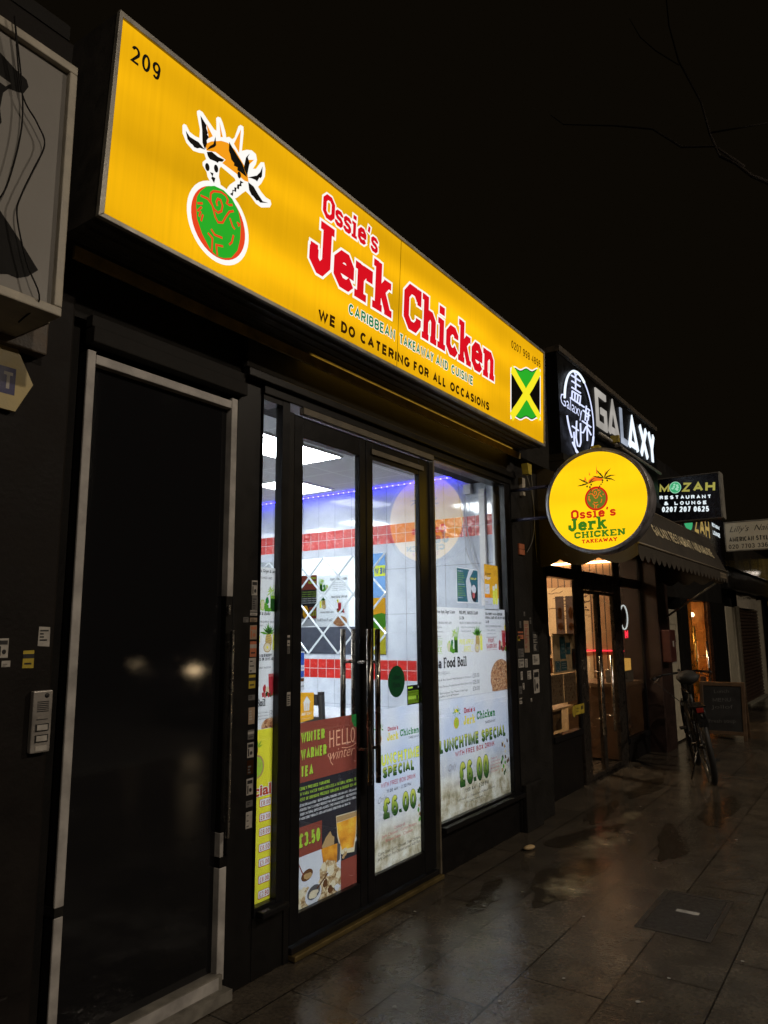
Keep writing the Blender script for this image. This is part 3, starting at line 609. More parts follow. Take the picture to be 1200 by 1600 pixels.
# interior shell
def tile_mat():
    m, nt, o = new_mat('glazed_wall_tiles'); b = N(nt, "ShaderNodeBsdfPrincipled"); tc = N(nt, "ShaderNodeTexCoord")
    sp = N(nt, "ShaderNodeSeparateXYZ"); L(nt, tc.outputs['Object'], sp.inputs[0])
    y, z = sp.outputs[1], sp.outputs[2]
    def brick(w, h, y0, z0, c1, c2, mo, ms):
        v = N(nt, "ShaderNodeCombineXYZ"); L(nt, math_(nt, 'ADD', y, -y0), v.inputs[0]); L(nt, math_(nt, 'ADD', z, -z0), v.inputs[1])
        br = N(nt, "ShaderNodeTexBrick"); br.offset = 0.0; br.squash = 1.0; L(nt, v.outputs[0], br.inputs['Vector'])
        br.inputs['Scale'].default_value = 1; br.inputs['Brick Width'].default_value = w; br.inputs['Row Height'].default_value = h
        br.inputs['Mortar Size'].default_value = ms; br.inputs['Mortar Smooth'].default_value = 0.2
        br.inputs['Color1'].default_value = c1; br.inputs['Color2'].default_value = c2; br.inputs['Mortar'].default_value = mo
        return br
    g = brick(0.1865, 0.372, -1.0+0.066, 1.18-3*0.372, (0.53,0.565,0.63,1), (0.50,0.535,0.60,1), (0.16,0.16,0.17,1), 0.0014)
    r = brick(0.0932, 0.081, -1.0+0.066, 1.018-5*0.081, (0.52,0.028,0.022,1), (0.44,0.022,0.018,1), (0.62,0.58,0.56,1), 0.0022)
    r2 = brick(0.0932, 0.081, -1.0+0.066, 2.139-10*0.081, (0.50,0.026,0.022,1), (0.42,0.02,0.018,1), (0.62,0.58,0.56,1), 0.0022)
    def band(a, c): return math_(nt, 'MULTIPLY', math_(nt, 'GREATER_THAN', z, a), math_(nt, 'LESS_THAN', z, c))
    k1, k2 = band(1.018, 1.180), band(2.139, 2.301)
    n1 = noise(nt, tc.outputs['Object'], 6, 4); n2 = noise(nt, tc.outputs['Object'], 26, 2)
    mot = ramp(nt, n1, [(0.3, (0.86,0.86,0.88)), (0.7, (1.08,1.08,1.08))])
    c = mixc(nt, 1.0, g.outputs['Color'], mot.outputs[0], 'MULTIPLY')
    c = mixc(nt, k1, c, r.outputs['Color']); c = mixc(nt, k2, c, r2.outputs['Color']); L(nt, c, b.inputs['Base Color'])
    f = N(nt, "ShaderNodeMix"); f.data_type = 'FLOAT'
    kk = math_(nt, 'MAXIMUM', k1, k2)
    fac = mixc(nt, kk, g.outputs['Fac'], mixc(nt, k2, r.outputs['Fac'], r2.outputs['Fac']))
    inv = math_(nt, 'MULTIPLY', fac, -1.0)
    nb = bump(nt, inv, 0.0015); hb = math_(nt, 'MULTIPLY', n2, kk); nb = bump(nt, hb, 0.012, 0.8, nb)
    nb = bump(nt, noise(nt, tc.outputs['Object'], 4, 1), 0.0012, 0.4, nb)
    L(nt, nb, b.inputs['Normal']); b.inputs['Roughness'].default_value = 0.07; b.inputs['Specular IOR Level'].default_value = 0.5
    L(nt, b.outputs[0], o.inputs[0]); return m
tiles = tile_mat()
inner = surf('interior_paint', (0.70,0.72,0.74), 0.6, var=0.05)
innerdk = surf('interior_dark_dado', (0.05,0.055,0.075), 0.5)
MB().box(4.98,5.0,0.10,6.0,0.0,2.64,tiles).build('tiled_wall', shop)
MB().box(4.905,4.982,0.085,0.10,0.25,2.512,inner).build('window_return', shop)
b = MB(); b.box(2.20,2.22,0.12,6.0,1.474,2.64,inner); b.build('interior_wall', shop)
b = MB(); b.box(2.20,2.222,0.12,6.0,0.0,1.474,innerdk); b.build('dado_panel', shop)
MB().box(2.20,5.0,6.0,6.05,0.0,2.64,inner).build('back_wall', shop)
MB().box(2.22,4.98,0.10,6.0,-0.02,0.03,surf('shop_floor_tiles',(0.45,0.45,0.46),0.25,var=0.1)).build('shop_floor', shop)
def ceil_mat():
    m, nt, o = new_mat('ceiling_grid'); b = N(nt, "ShaderNodeBsdfPrincipled"); tc = N(nt, "ShaderNodeTexCoord")
    mp = N(nt, "ShaderNodeMapping"); mp.inputs['Location'].default_value = (-3.885+0.39*12, -0.745+0.39*4, 0); L(nt, tc.outputs['Object'], mp.inputs[0])
    br = N(nt, "ShaderNodeTexBrick"); br.offset = 0; L(nt, mp.outputs[0], br.inputs['Vector']); br.inputs['Scale'].default_value = 1
    br.inputs['Brick Width'].default_value = 0.39; br.inputs['Row Height'].default_value = 0.39; br.inputs['Mortar Size'].default_value = 0.006
    br.inputs['Color1'].default_value = (0.52,0.53,0.54,1); br.inputs['Color2'].default_value = (0.50,0.51,0.52,1); br.inputs['Mortar'].default_value = (0.70,0.71,0.72,1)
    L(nt, br.outputs['Color'], b.inputs['Base Color']); b.inputs['Roughness'].default_value = 0.8
    L(nt, bump(nt, noise(nt, tc.outputs['Object'], 90, 2), 0.001), b.inputs['Normal'])
    L(nt, b.outputs[0], o.inputs[0]); return m
MB().box(2.20,5.0,0.10,6.0,2.632,2.66,ceil_mat()).build('shop_ceiling', shop)
MB().box(1.30,5.62,0.02,7.0,3.40,3.46,darkflat).build('roof', shop)

# flat entrance door on the left
fd = MB(); gd = None
def door_mat():
    m, nt, o = new_mat('rippled_black_door'); b = N(nt, "ShaderNodeBsdfPrincipled"); tc = N(nt, "ShaderNodeTexCoord")
    b.inputs['Base Color'].default_value = (0.008,0.008,0.009,1); sm_ = ramp(nt, noise(nt, tc.outputs['Object'], 2.3, 6, .7), [(0.45,(0.02,)*3),(0.64,(0.07,)*3),(0.80,(0.18,)*3)]); L(nt, sm_.outputs[0], b.inputs['Roughness']); b.inputs['Specular IOR Level'].default_value = 0.4
    nb = bump(nt, noise(nt, tc.outputs['Object'], 160, 2), 0.00012, 0.5); nb = bump(nt, noise(nt, tc.outputs['Object'], 3, 1), 0.0003, 0.4, nb)
    L(nt, nb, b.inputs['Normal']); L(nt, b.outputs[0], o.inputs[0]); return m
fd.box(1.476,2.147,0.03,0.07,0.10,2.394,door_mat()); fdo = fd.build('flat_door', shop)
b = MB()
b.box(1.443,1.475,-0.002,0.008,0.06,0.515,trimw); b.box(1.441,1.474,-0.003,0.008,0.545,2.440,trimw); b.box(1.446,1.4735,0.009,0.06,0.06,2.44,dark)
b.box(1.476,2.147,-0.002,0.06,2.394,2.430,trimw); b.box(2.149,2.183,-0.002,0.06,1.568,2.444,trimw)
b.box(2.146,2.184,-0.002,0.06,0.068,0.486,trimw); b.box(2.147,2.166,-0.001,0.06,0.526,0.62,trimw)
b.build('painted_frame', fdo, bevel=0.003)
box('bare_frame',1.443,1.474,-0.001,0.06,0.516,0.544,darkflat,fdo,0); box('bare_frame',2.148,2.184,0.0,0.06,0.487,0.525,dark,fdo,0); box('bare_frame',2.149,2.184,0.002,0.06,0.62,1.567,dark,fdo,0)
b = MB(); b.box(2.160,2.172,-0.03,-0.012,0.60,1.425,steel); b.box(2.160,2.172,-0.012,0.002,0.66,0.68,steel); b.box(2.160,2.172,-0.012,0.002,1.36,1.38,steel); b.build('handle', fdo, bevel=0.003)
b = MB(); b.box(2.151,2.163,-0.012,0.002,1.49,1.53,steel); b.build('lock', fdo, bevel=0.002)
b = MB(); b.box(1.44,2.187,-0.05,0.06,0.004,0.045,surf('worn_sill',(0.16,0.15,0.13),0.6,var=0.4)); b.box(1.46,2.16,-0.02,0.05,0.045,0.10,MATS['worn_sill']); b.box(1.68,2.14,-0.022,-0.0205,0.052,0.096,trimw); b.build('sill', fdo, bevel=0.004)

# windows
GY0, GY1 = 0.011, 0.015
def window(x0, x1, z0, z1, fl, fr, ft, fb, nm='window'):
    b = MB(); b.box(x0-fl,x0,-0.012,0.032,z0-fb,z1+ft,alu); b.box(x1,x1+fr,-0.012,0.032,z0-fb,z1+ft,alu)
    b.box(x0,x1,-0.010,0.088,z1,z1+ft,alu); b.box(x0,x1,-0.010,0.088,z0-fb,z0,alu)
    w = b.build(nm, shop, bevel=0.004)
    MB().box(x0-0.002,x1+0.002,GY0,GY1,z0-0.002,z1+0.002,pane_m).build('pane', w)
    s = MB(); s.box(x0-fl+0.01,x1+fr-0.01,-0.055,-0.013,z0-fb-0.002,z0-0.012,alu); s.build('sill', w, bevel=0.006)
    return w
window(2.338,2.466,0.283,2.486,0.0025,0.052,0.026,0.036)
window(3.862,4.905,0.288,2.494,0.010,0.092,0.018,0.042)
b = MB(); b.box(3.832,3.850,-0.028,0.02,0.03,2.474,beige); b.build('door_post', shop, bevel=0.003)
b = MB(); b.box(2.522,2.558,-0.006,0.032,0.0,2.474,dark); b.build('door_post', shop, bevel=0.003)
# door leaves with bar handles
def leaf(x0, x1, gx0, gx1, hx, inner_h):
    b = MB(); b.box(x0,gx0,-0.004,0.032,0.062,2.470,alu); b.box(gx1,x1,-0.004,0.032,0.062,2.470,alu)
    b.box(gx0,gx1,-0.002,0.048,2.366,2.468,alu); b.box(gx0,gx1,-0.002,0.048,0.064,0.178,alu)
    d = b.build('door', shop, bevel=0.004)
    MB().box(gx0-0.002,gx1+0.002,GY0,GY1,0.176,2.368,pane_m).build('pane', d)
    for hy, zz, on in ((-0.075, (0.655,1.428), True), (0.095, (0.655,1.43), inner_h)):
        if not on: continue
        h = MB(); h.cyl((hx,hy,zz[0]),(hx,hy,zz[1]),0.0145,handle_m,14)
        e = -0.004 if hy < 0 else 0.032
        for q in (zz[0]+0.17, zz[1]-0.17): h.cyl((hx,e,q),(hx,hy,q),0.008,handle_m,10)
        h.build('handle', d)
    return d
l1 = leaf(2.562,3.146,2.626,3.090,3.071,True)
l2 = leaf(3.152,3.828,3.214,3.700,3.147,False)
b = MB(); b.cyl((3.165,0.095,0.66),(3.165,0.095,1.43),0.0145,handle_m,14); b.cyl((3.165,0.032,1.26),(3.165,0.095,1.26),0.008,steel,10); b.cyl((3.165,0.032,0.83),(3.165,0.095,0.83),0.008,steel,10); b.build('handle', l2)
b = MB(); b.box(3.192,3.742,-0.016,-0.0045,2.394,2.424,beige); b.build('top_strip', l2, bevel=0.002)
b = MB(); b.box(2.56,3.85,-0.042,0.06,0.005,0.028,surf('brass_threshold',(0.20,0.15,0.06),0.4,metal=0.7,var=0.12)); b.box(2.56,3.85,-0.02,0.06,0.028,0.056,dark); b.build('threshold', shop, bevel=0.004)

# ---- inside the shop
def ceiling_light(x0, x1, y0, y1, label, st, nm='led_panel'):
    t = thing('ceiling_light', label, 'ceiling light', ((x0+x1)/2,(y0+y1)/2,2.632), group='LED ceiling panels in the takeaway')
    w, d = (x1-x0)/2, (y1-y0)/2; fm = surf('panel_rim',(0.7,0.7,0.7),0.4)
    b = MB(); b.box(-w-.012,w+.012,-d-.012,-d,-.014,0,fm); b.box(-w-.012,w+.012,d,d+.012,-.014,0,fm); b.box(-w-.012,-w,-d,d,-.014,0,fm); b.box(w,w+.012,-d,d,-.014,0,fm); b.build('frame', t)
    b = MB(); b.add([(-w,-d,-.008),(w,-d,-.008),(w,d,-.008),(-w,d,-.008)],[(0,3,2,1)],glow(nm,(0.95,0.98,1.0),st,'AUTO')); b.build('diffuser', t)
PANEL = 64.0
ceiling_light(3.12,3.885,0.75,1.125,'white LED ceiling panel nearest the shop doors, seen behind the left door leaf',PANEL)
ceiling_light(4.22,4.77,1.54,1.93,'white LED ceiling panel deeper in the shop, seen just below the nearer one',14.0,'led_panel_dim')
ceiling_light(2.6,3.35,3.1,3.5,'white LED ceiling panel at the back of the shop, hidden by the door post',PANEL)
ceiling_light(2.45,3.65,0.13,0.29,'white LED ceiling panel added out of view above the door heads to brighten the shop',PANEL)  # unseen panel, added to brighten the tiled wall and backlit posters
ceiling_light(2.4,3.5,3.9,4.7,'white LED ceiling panel added at the far back of the shop to brighten the mirror',14.0,'led_panel_dim')  # added panel, lights the back wall that the mirror shows
ceiling_light(2.9,3.65,2.3,2.7,'white LED ceiling panel behind the nearest one, hidden by the door post',PANEL)
b = MB(); b.box(4.925,4.940,0.10,3.4,2.616,2.622,glow('blue_led',(0.03,0.02,1.0),21,'AUTO'))
o = b.build('led_strip'); tag(o, 'blue LED strip along the top of the tiled wall', 'light strip')
b = MB(); dm = glow('led_dot',(0.75,0.72,1.0),3)
for i in range(56):
    y = 0.14+i*0.058; b.box(4.924,4.929,y,y+0.010,2.612,2.622,dm)
b.build('diodes', o)
# diamond mirror
mr = thing('wall_mirror', 'frameless mirror with a raised diamond lattice on the tiled wall', 'mirror', (4.978,0,0))
mm, nt, oo = new_mat('mirror'); g = N(nt,"ShaderNodeBsdfGlossy"); g.inputs[0].default_value = (0.83,0.87,0.90,1); g.inputs['Roughness'].default_value = 0.0; L(nt,g.outputs[0],oo.inputs[0])
MB().box(-0.008,0,1.13,2.64,1.225,2.065,mm).build('glass', mr)
b = MB(); bev = surf('bevel_glass',(0.72,0.78,0.82),0.12,metal=0.35,var=0.03,bmp=0)
hz = 0.168; hy = 0.167; y0, y1, z0, z1 = 1.13, 2.64, 1.225, 2.065
def clip_line(ya, za, yb, zb):
    t0, t1 = 0.0, 1.0
    for p, q in ((-(yb-ya), ya-y0), (yb-ya, y1-ya), (-(zb-za), za-z0), (zb-za, z1-za)):
        if abs(p) < 1e-9:
            if q < 0: return None
        else:
            r = q/p
            if p < 0: t0 = max(t0, r)
            else: t1 = min(t1, r)
    return None if t1-t0 < 1e-3 else (ya+(yb-ya)*t0, za+(zb-za)*t0, ya+(yb-ya)*t1, za+(zb-za)*t1)
for s in (1, -1):
    for i in range(-12, 22):
        ya = y0+2*hy*i; c = clip_line(ya, z1, ya+s*5*hy, z1-5*hz) if True else None
        if c is None: continue
        (a1, c1, a2, c2) = c; d = Vector((a2-a1, c2-c1)).normalized(); n = Vector((-d.y, d.x))*0.0095
        h = 0.004 if s > 0 else 0.0046
        V = [(-0.0085,a1+n.x,c1+n.y),(-0.0085,a2+n.x,c2+n.y),(-0.0085-h,a2,c2),(-0.0085-h,a1,c1),(-0.0085,a1-n.x,c1-n.y),(-0.0085,a2-n.x,c2-n.y)]
        b.add(V, [(0,1,2,3),(3,2,5,4)], bev)
b.build('lattice', mr)
# cable trunking and cables beside the window
trk = MB().box(4.955,4.979,0.185,0.235,1.60,2.50,surf('white_plastic',(0.62,0.60,0.60),0.35,var=0.06)).build('cable_trunking', bevel=0.003); tag(trk,'white plastic cable trunking running down the tiled wall by the window','cable trunking')
jb = MB().box(4.935,4.979,0.29,0.36,2.47,2.55,MATS['white_plastic']).build('junction_box', bevel=0.006); tag(jb,'small white junction box high on the tiled wall','junction box')
cb = surf('grey_cable',(0.45,0.45,0.48),0.5)
for pth, lb in (([(4.95,0.34,2.62),(4.95,0.345,2.4),(4.95,0.33,2.15),(4.955,0.28,1.95),(4.955,0.22,1.80),(4.955,0.16,1.70),(4.955,0.14,1.62)],'pale cable sagging from the junction box down the tiled wall'),
                ([(4.95,0.41,2.62),(4.95,0.40,2.45),(4.95,0.37,2.2),(4.95,0.34,2.0),(4.955,0.27,1.86)],'pale cable hanging left of the junction box on the tiled wall')):
    tag(MB().tube(smooth(pth),0.004,cb,6).build('cable'), lb, 'cable')
# tables and chairs (only their tops show over the posters)
wood_dk = surf('dark_wood',(0.025,0.02,0.018),0.4)
tb = thing('dining_table','pale speckled dining table against the tiled wall behind the doors','table',(4.66,1.60,0))
b = MB(); b.box(-0.31,0.31,-0.5,0.5,0.75,0.78,surf('speckled_laminate',(0.62,0.66,0.70),0.35,var=0.25,scale=70)); b.build('tabletop',tb,bevel=0.006)
b = MB(); b.cyl((0,0,0.05),(0,0,0.75),0.035,steel,14); b.cyl((0,0,0.03),(0,0,0.05),0.22,steel,24); b.build('pedestal',tb)
ch = thing('dining_chair','dark wooden chair with slatted back beyond the speckled table','chair',(4.45,2.02,0))
for sx in (-1,1):
    MB().box(sx*0.19-0.018,sx*0.19+0.018,0.16,0.195,0.03,0.46,wood_dk).build('leg',ch)
    MB().hexa([(sx*0.19-.018,-0.20,.03),(sx*0.19+.018,-0.20,.03),(sx*0.19+.018,-0.165,.03),(sx*0.19-.018,-0.165,.03),(sx*0.19-.018,-0.26,.97),(sx*0.19+.018,-0.26,.97),(sx*0.19+.018,-0.225,.97),(sx*0.19-.018,-0.225,.97)],wood_dk).build('leg',ch)
MB().box(-0.21,0.21,-0.2,0.2,0.44,0.47,wood_dk).build('seat',ch,bevel=0.005)
b = MB(); b.box(-0.172,0.172,-0.262,-0.238,0.87,0.95,wood_dk); b.box(-0.172,0.172,-0.25,-0.23,0.74,0.785,wood_dk); b.box(-0.172,0.172,-0.235,-0.215,0.60,0.645,wood_dk); b.build('backrest',ch)
ch.rotation_euler = (0,0,R(-90)); ch.location = (4.54,1.45,0)

# ================================================================== POSTERS ON THE GLASS
K = 1.0096
def on_glass(A, name, u0, v0, label, cat='poster', group=None, y=0.022):
    return A.build(name, None, (u0*K, y, 1.42+(v0-1.42)*K), (0,0,0), label, cat, group, org=(u0, v0), k=K, flat=True)
W_ = printed('paper_white', (0.74,0.75,0.76)); INK = printed('ink_black', (0.012,0.012,0.014), 0.25); INKG = printed('ink_grey', (0.14,0.14,0.15), 0.3)
RED_ = printed('ink_red', (0.42,0.03,0.04)); GRN = printed('ink_green', (0.02,0.20,0.04)); LIME = printed('ink_lime', (0.36,0.55,0.05)); YEL = printed('ink_yellow', (0.78,0.66,0.05))
LGRN = printed('ink_leaf_green', (0.10,0.30,0.03)); DGRN = printed('ink_dark_green', (0.015,0.06,0.012)); ORNG = printed('ink_orange', (0.80,0.25,0.02)); PINKR = printed('ink_dull_red', (0.50,0.12,0.12))
TERRA = printed('ink_terracotta', (0.235,0.055,0.038)); CHAR = printed('ink_charcoal', (0.028,0.026,0.032)); CREAM = printed('ink_cream', (0.66,0.58,0.40)); TAN = printed('ink_tan', (0.42,0.27,0.12))
BRN = printed('ink_brown', (0.12,0.05,0.02)); PALE = printed('ink_pale', (0.60,0.62,0.66)); PEACH = printed('ink_peach', (0.72,0.36,0.22)); LEMON = printed('ink_lemon', (0.80,0.80,0.10))
BLU = printed('ink_blue', (0.04,0.10,0.42)); TEAL = printed('ink_teal', (0.04,0.13,0.17)); AMB = printed('ink_amber', (0.80,0.40,0.03))
def rice_tex(nt, v):
    vo = N(nt, "ShaderNodeTexVoronoi"); vo.inputs['Scale'].default_value = 120; L(nt, v, vo.inputs['Vector'])
    r = ramp(nt, vo.outputs['Color'], [(0.0, (0.05,0.02,0.01)), (0.3, (0.30,0.10,0.04)), (0.6, (0.50,0.26,0.12)), (1.0, (0.75,0.55,0.36))]); return r.outputs[0]
RICE = printed_tex('boil_photo', rice_tex)
def lunch_tex(nt, v):
    sp = N(nt, "ShaderNodeSeparateXYZ"); L(nt, v, sp.inputs[0]); z = sp.outputs[2]
    n1 = noise(nt, v, 5.5, 5, 0.6); n2 = noise(nt, v, 11, 6, 0.62); n3 = noise(nt, v, 2.2, 2)
    sky = ramp(nt, n3, [(0.35, (0.72,0.74,0.78)), (0.62, (0.52,0.60,0.78))])
    food = ramp(nt, n2, [(0.30, (0.16,0.13,0.075)), (0.42, (0.40,0.35,0.23)), (0.55, (0.62,0.58,0.46)), (0.75, (0.80,0.78,0.70))])
    t = math_(nt, 'MULTIPLY_ADD', n1, 0.32); nt.nodes[-1].inputs[2].default_value = 0.10
    mk = N(nt, "ShaderNodeMapRange"); L(nt, math_(nt, 'SUBTRACT', t, z), mk.inputs[0])
    mk.inputs[1].default_value = -0.16; mk.inputs[2].default_value = 0.10
    return mixc(nt, mk.outputs[0], sky.outputs[0], food.outputs[0])
LUNCH = printed_tex('lunch_photo', lunch_tex)

def palm_mark(A, cu, cv, r, layer=2, ringc=None, body=None, leaf=None, line=None):
    emblem(A, cu, cv, r, leaf or LGRN, YEL, ringc or AMB, body or LIME, line or AMB, None, layer)
def leaves(A, cu, cv, r, n, mat, layer, spread=150, base=90):
    for i in range(n):
        a = R(base-spread/2+spread*i/max(n-1,1)+rnd.uniform(-5,5)); q = r*rnd.uniform(.75,1.05); w = q*0.10
        dx, dy = math.cos(a), math.sin(a)
        A.poly([(cu,cv),(cu+dx*q*.5-dy*w,cv+dy*q*.5+dx*w),(cu+dx*q,cv+dy*q),(cu+dx*q*.5+dy*w,cv+dy*q*.5-dx*w)], mat, layer)

def green_juice(A, u, v, s):      # u, v = bottom right of the picture, s = scale
    A.rect(u-.34*s,u-.10*s,v,v+.52*s,DGRN,2); A.rect(u-.37*s,u-.07*s,v-.01*s,v+.62*s,LGRN,1.5)
    for i in range(7): A.stroke([(u-.32*s+.035*s*i,v+.5*s),(u-.42*s+.08*s*i,v+rnd.uniform(.8,1.05)*s)],.03*s,LIME if i%2 else LGRN,3)
    leaves(A,u-.34*s,v+.75*s,.28*s,6,LIME,4,190,120)
    A.blob(u-.60*s,v+.16*s,.13*s,.16*s,LGRN,3); A.blob(u-.80*s,v+.24*s,.15*s,.24*s,LIME,2); A.ell(u-.80*s,v+.24*s,.10*s,.18*s,CREAM,3); A.blob(u-.55*s,v+.40*s,.10*s,.14*s,GRN,2)
    A.blob(u-.45*s,v+.06*s,.14*s,.09*s,LGRN,4)
def pineapple(A, u, v, s):
    A.ell(u-.36*s,v+.40*s,.17*s,.30*s,TAN,2); leaves(A,u-.36*s,v+.62*s,.46*s,9,LGRN,3,150); leaves(A,u-.36*s,v+.62*s,.30*s,7,DGRN,4,110)
    for i in range(5): A.stroke([(u-.52*s,v+.24*s+.08*s*i),(u-.20*s,v+.30*s+.08*s*i)],.014*s,YEL,3)
    A.rect(u-.16*s,u+.03*s,v+.06*s,v+.66*s,LEMON,4); A.rect(u-.16*s,u+.03*s,v+.60*s,v+.68*s,CREAM,5)
    A.ell(u-.42*s,v+.16*s,.20*s,.18*s,TAN,5); A.ell(u-.42*s,v+.16*s,.165*s,.145*s,CREAM,6); A.ell(u-.42*s,v+.16*s,.05*s,.05*s,YEL,7,14)
def smoothie(A, u, v, s):
    A.poly([(u-.42*s,v+.16*s),(u-.12*s,v+.16*s),(u-.08*s,v+.86*s),(u-.46*s,v+.86*s)],RED_,3); A.poly([(u-.45*s,v+.74*s),(u-.09*s,v+.74*s),(u-.08*s,v+.86*s),(u-.46*s,v+.86*s)],PINKR,4)
    A.blob(u-.08*s,v+.98*s,.09*s,.14*s,YEL,4); A.blob(u-.02*s,v+1.04*s,.05*s,.08*s,LGRN,5)
    for i in range(8): A.blob(u-.72*s+.10*s*i,v+rnd.uniform(.06,.14)*s,.085*s,.10*s,[RED_,PINKR,DGRN,RED_,BRN,RED_,LGRN,RED_][i],5)
    A.blob(u-.66*s,v+.30*s,.10*s,.16*s,RED_,2); A.blob(u-.50*s,v+.26*s,.10*s,.12*s,CREAM,4); A.blob(u-.05*s,v+.28*s,.09*s,.10*s,BRN,4)

# --- menu board in the big window (top)
A = Art(); A.poly([(3.848,1.002),(4.902,0.996),(4.897,1.561),(3.848,1.562)], W_, 0)
A.text('d, Green Apple, Ginger & Lemon',3.865,4.122,1.524,.021,INK,2,.02); A.text('£4.50',3.853,3.885,1.490,.020,INK,2,.02)
A.text('PINEAPPLE, GINGER & LEMON',4.178,4.44,1.520,.024,INK,2,.02); A.text('£4.50',4.178,4.24,1.486,.022,INK,2,.02)
A.text('STRAWBERRY, BANANA BLUEBERRY',4.548,4.82,1.518,.020,INK,2,.03); A.text('WITH OAT, DAIRY FREE OR COWS MILK',4.548,4.862,1.492,.020,INK,2,.03); A.text('£4.50',4.552,4.60,1.464,.020,INK,2,.03)
A.text('BENEFIT OF DRINKING GREEN JUICE',3.82,4.076,1.457,.015,INKG); A.text('BENEFIT OF DRINKING PINEAPPLE JUICE',4.180,4.486,1.457,.015,INKG); A.text('BENEFIT OF DRINKING FRUIT SMOOTHY',4.550,4.80,1.436,.014,INKG)
for i,(a,b_) in enumerate((('aids digestion,',3.955),('anti inflammation',3.965),('boosts immunity',3.94))): A.text(a,3.865,b_,1.432-.028*i,.012,INKG)
for i,(a,b_) in enumerate((('- Helps to lower immune system',4.395),('- Promoting healthy skin',4.335))): A.text(a,4.19,b_,1.432-.026*i,.012,INKG)
for i,(a,b_) in enumerate((('- Helps in weight loss',4.69),('- Good cardiovascular health',4.70),('- Source of vital vitamins',4.70))): A.text(a,4.56,b_,1.412-.024*i,.011,INKG)
A.text('GREEN',3.83,3.948,1.325,.034,LIME,2,.015); A.text('JUICE',3.83,3.945,1.284,.032,LIME,2,.015); A.rect(3.85,3.955,1.366,1.368,LGRN); A.rect(3.85,3.955,1.276,1.278,LIME)
A.text('PINEAPPLE',4.172,4.366,1.325,.034,LEMON,2,.015); A.text('JUICE',4.225,4.325,1.284,.032,LEMON,2,.015); A.rect(4.20,4.36,1.277,1.279,YEL)
A.text('FRUIT',4.580,4.676,1.330,.030,RED_,2,.03); A.text('SMOOTHY',4.553,4.712,1.290,.034,RED_,2,.03); A.rect(4.555,4.71,1.366,1.368,RED_); A.rect(4.555,4.71,1.280,1.282,RED_)
green_juice(A,4.158,1.278,.155); pineapple(A,4.487,1.272,.175); smoothie(A,4.872,1.272,.165)
slab(A,'Sea Food Boil',3.828,4.262,1.187,.063,INK,2,fat=1.15)
A.text('EVERY FRIDAY)',3.835,4.038,1.146,.020,INKG,2,-.012)
for i,(a,b_,c) in enumerate((('Brown Fish & Slice Served With Bammy Or Crackers',4.318,'£25.00'),('Steamed Fish, Plantain, Festival Served With Green Veg',4.322,'£25.00'),('Sea Food Boil-Lobster Tail, Prawn, Crab Legs',4.262,'£30.00'))):
    A.text(a,3.812,b_,1.110-.040*i,.013,INK); A.text(c,4.336,4.432,1.108-.042*i,.026,INK,2,-.008)
A.text('With Vegetables Corn & Potatoes',3.812,4.148,1.012,.013,INK)
A.ell(4.765,1.085,.165,.128,RICE,2); A.rect(4.62,4.897,1.000,1.03,RICE,2)
menu = on_glass(A,'menu_board',3.848,0.996,'white juice and seafood menu sheet on the big window above the lunch special')
# --- lunchtime special in the big window
def lime_grad(name, z0, z1): return printed_tex(name, lambda nt, v: ramp(nt, _z01(nt, v, z0, z1), [(0.15,(0.03,0.085,0.02)),(0.5,(0.20,0.30,0.045)),(0.92,(0.58,0.60,0.10))]).outputs[0])
def _z01(nt, v, z0, z1):
    sp = N(nt,"ShaderNodeSeparateXYZ"); L(nt,v,sp.inputs[0]); m = N(nt,"ShaderNodeMapRange"); L(nt,sp.outputs[2],m.inputs[0]); m.inputs[1].default_value = z0; m.inputs[2].default_value = z1; return m.outputs[0]
A = Art(); A.rect(3.85,4.905,0.286,0.999,LUNCH,0); A.rect(3.85,4.905,0.993,0.999,PALE,1)
palm_mark(A,4.105,.843,.040)
slab(A,"Ossie's",4.207,4.357,.892,.034,RED_,2,fat=1.1); slab(A,'Jerk',4.199,4.357,.820,.055,YEL,2,fat=1.05,slopes=.0); slab(A,'Chicken',4.380,4.653,.836,.050,GRN,2,fat=1.05); A.text('TAKEAWAY',4.496,4.650,.796,.018,INK,2,.01)
A.text('LUNCHTIME SPECIAL',3.893,4.806,.690,.071,lime_grad('special_ink',.404,.479),4,.022,out=DGRN,outw=.05,shadow=DGRN,sd=(.004,-.006)); A.text('LUNCHTIME SPECIAL',3.893,4.806,.6902,.036,LGRN,5,.0) if False else None
A.text('WITH FREE BOX DRINK',4.079,4.628,.640,.032,RED_,3,.012)
A.text('£6.00',4.122,4.528,.458,.140,lime_grad('price_ink',.170,.318),4,.024,out=DGRN,outw=.045,shadow=DGRN,sd=(.006,-.009))
A.text('Only',3.997,4.096,.565,.040,INKG,2,-.012,shear=.4,rot=.12)
A.text('11:00 AM - 2:30 PM',4.187,4.521,.410,.025,INK,2,.008)
A.text('Curry Goat, Curry Chicken, Stew Chicken, Jerk Chicken,',4.091,4.614,.373,.014,INK); A.text('Fry Chicken served with Rice.',4.214,4.488,.345,.014,INK)
for i,t in enumerate(('Choice of:','Jerk Chicken','Curry Mutton','Brown Stew','Chicken')): A.text(t,4.563,4.563+(.10,.14,.145,.13,.10)[i],.556-.021*i,.012,PINKR)
for i in range(26): A.blob(4.72+rnd.random()*.17,.42+rnd.random()*.24,.012,.014,[BRN,LGRN,TAN,DGRN,CREAM][i%5],1.5,9,.3)
lunch_b = on_glass(A,'lunch_poster',3.85,0.286,'wide lunchtime special poster filling the lower half of the big window')
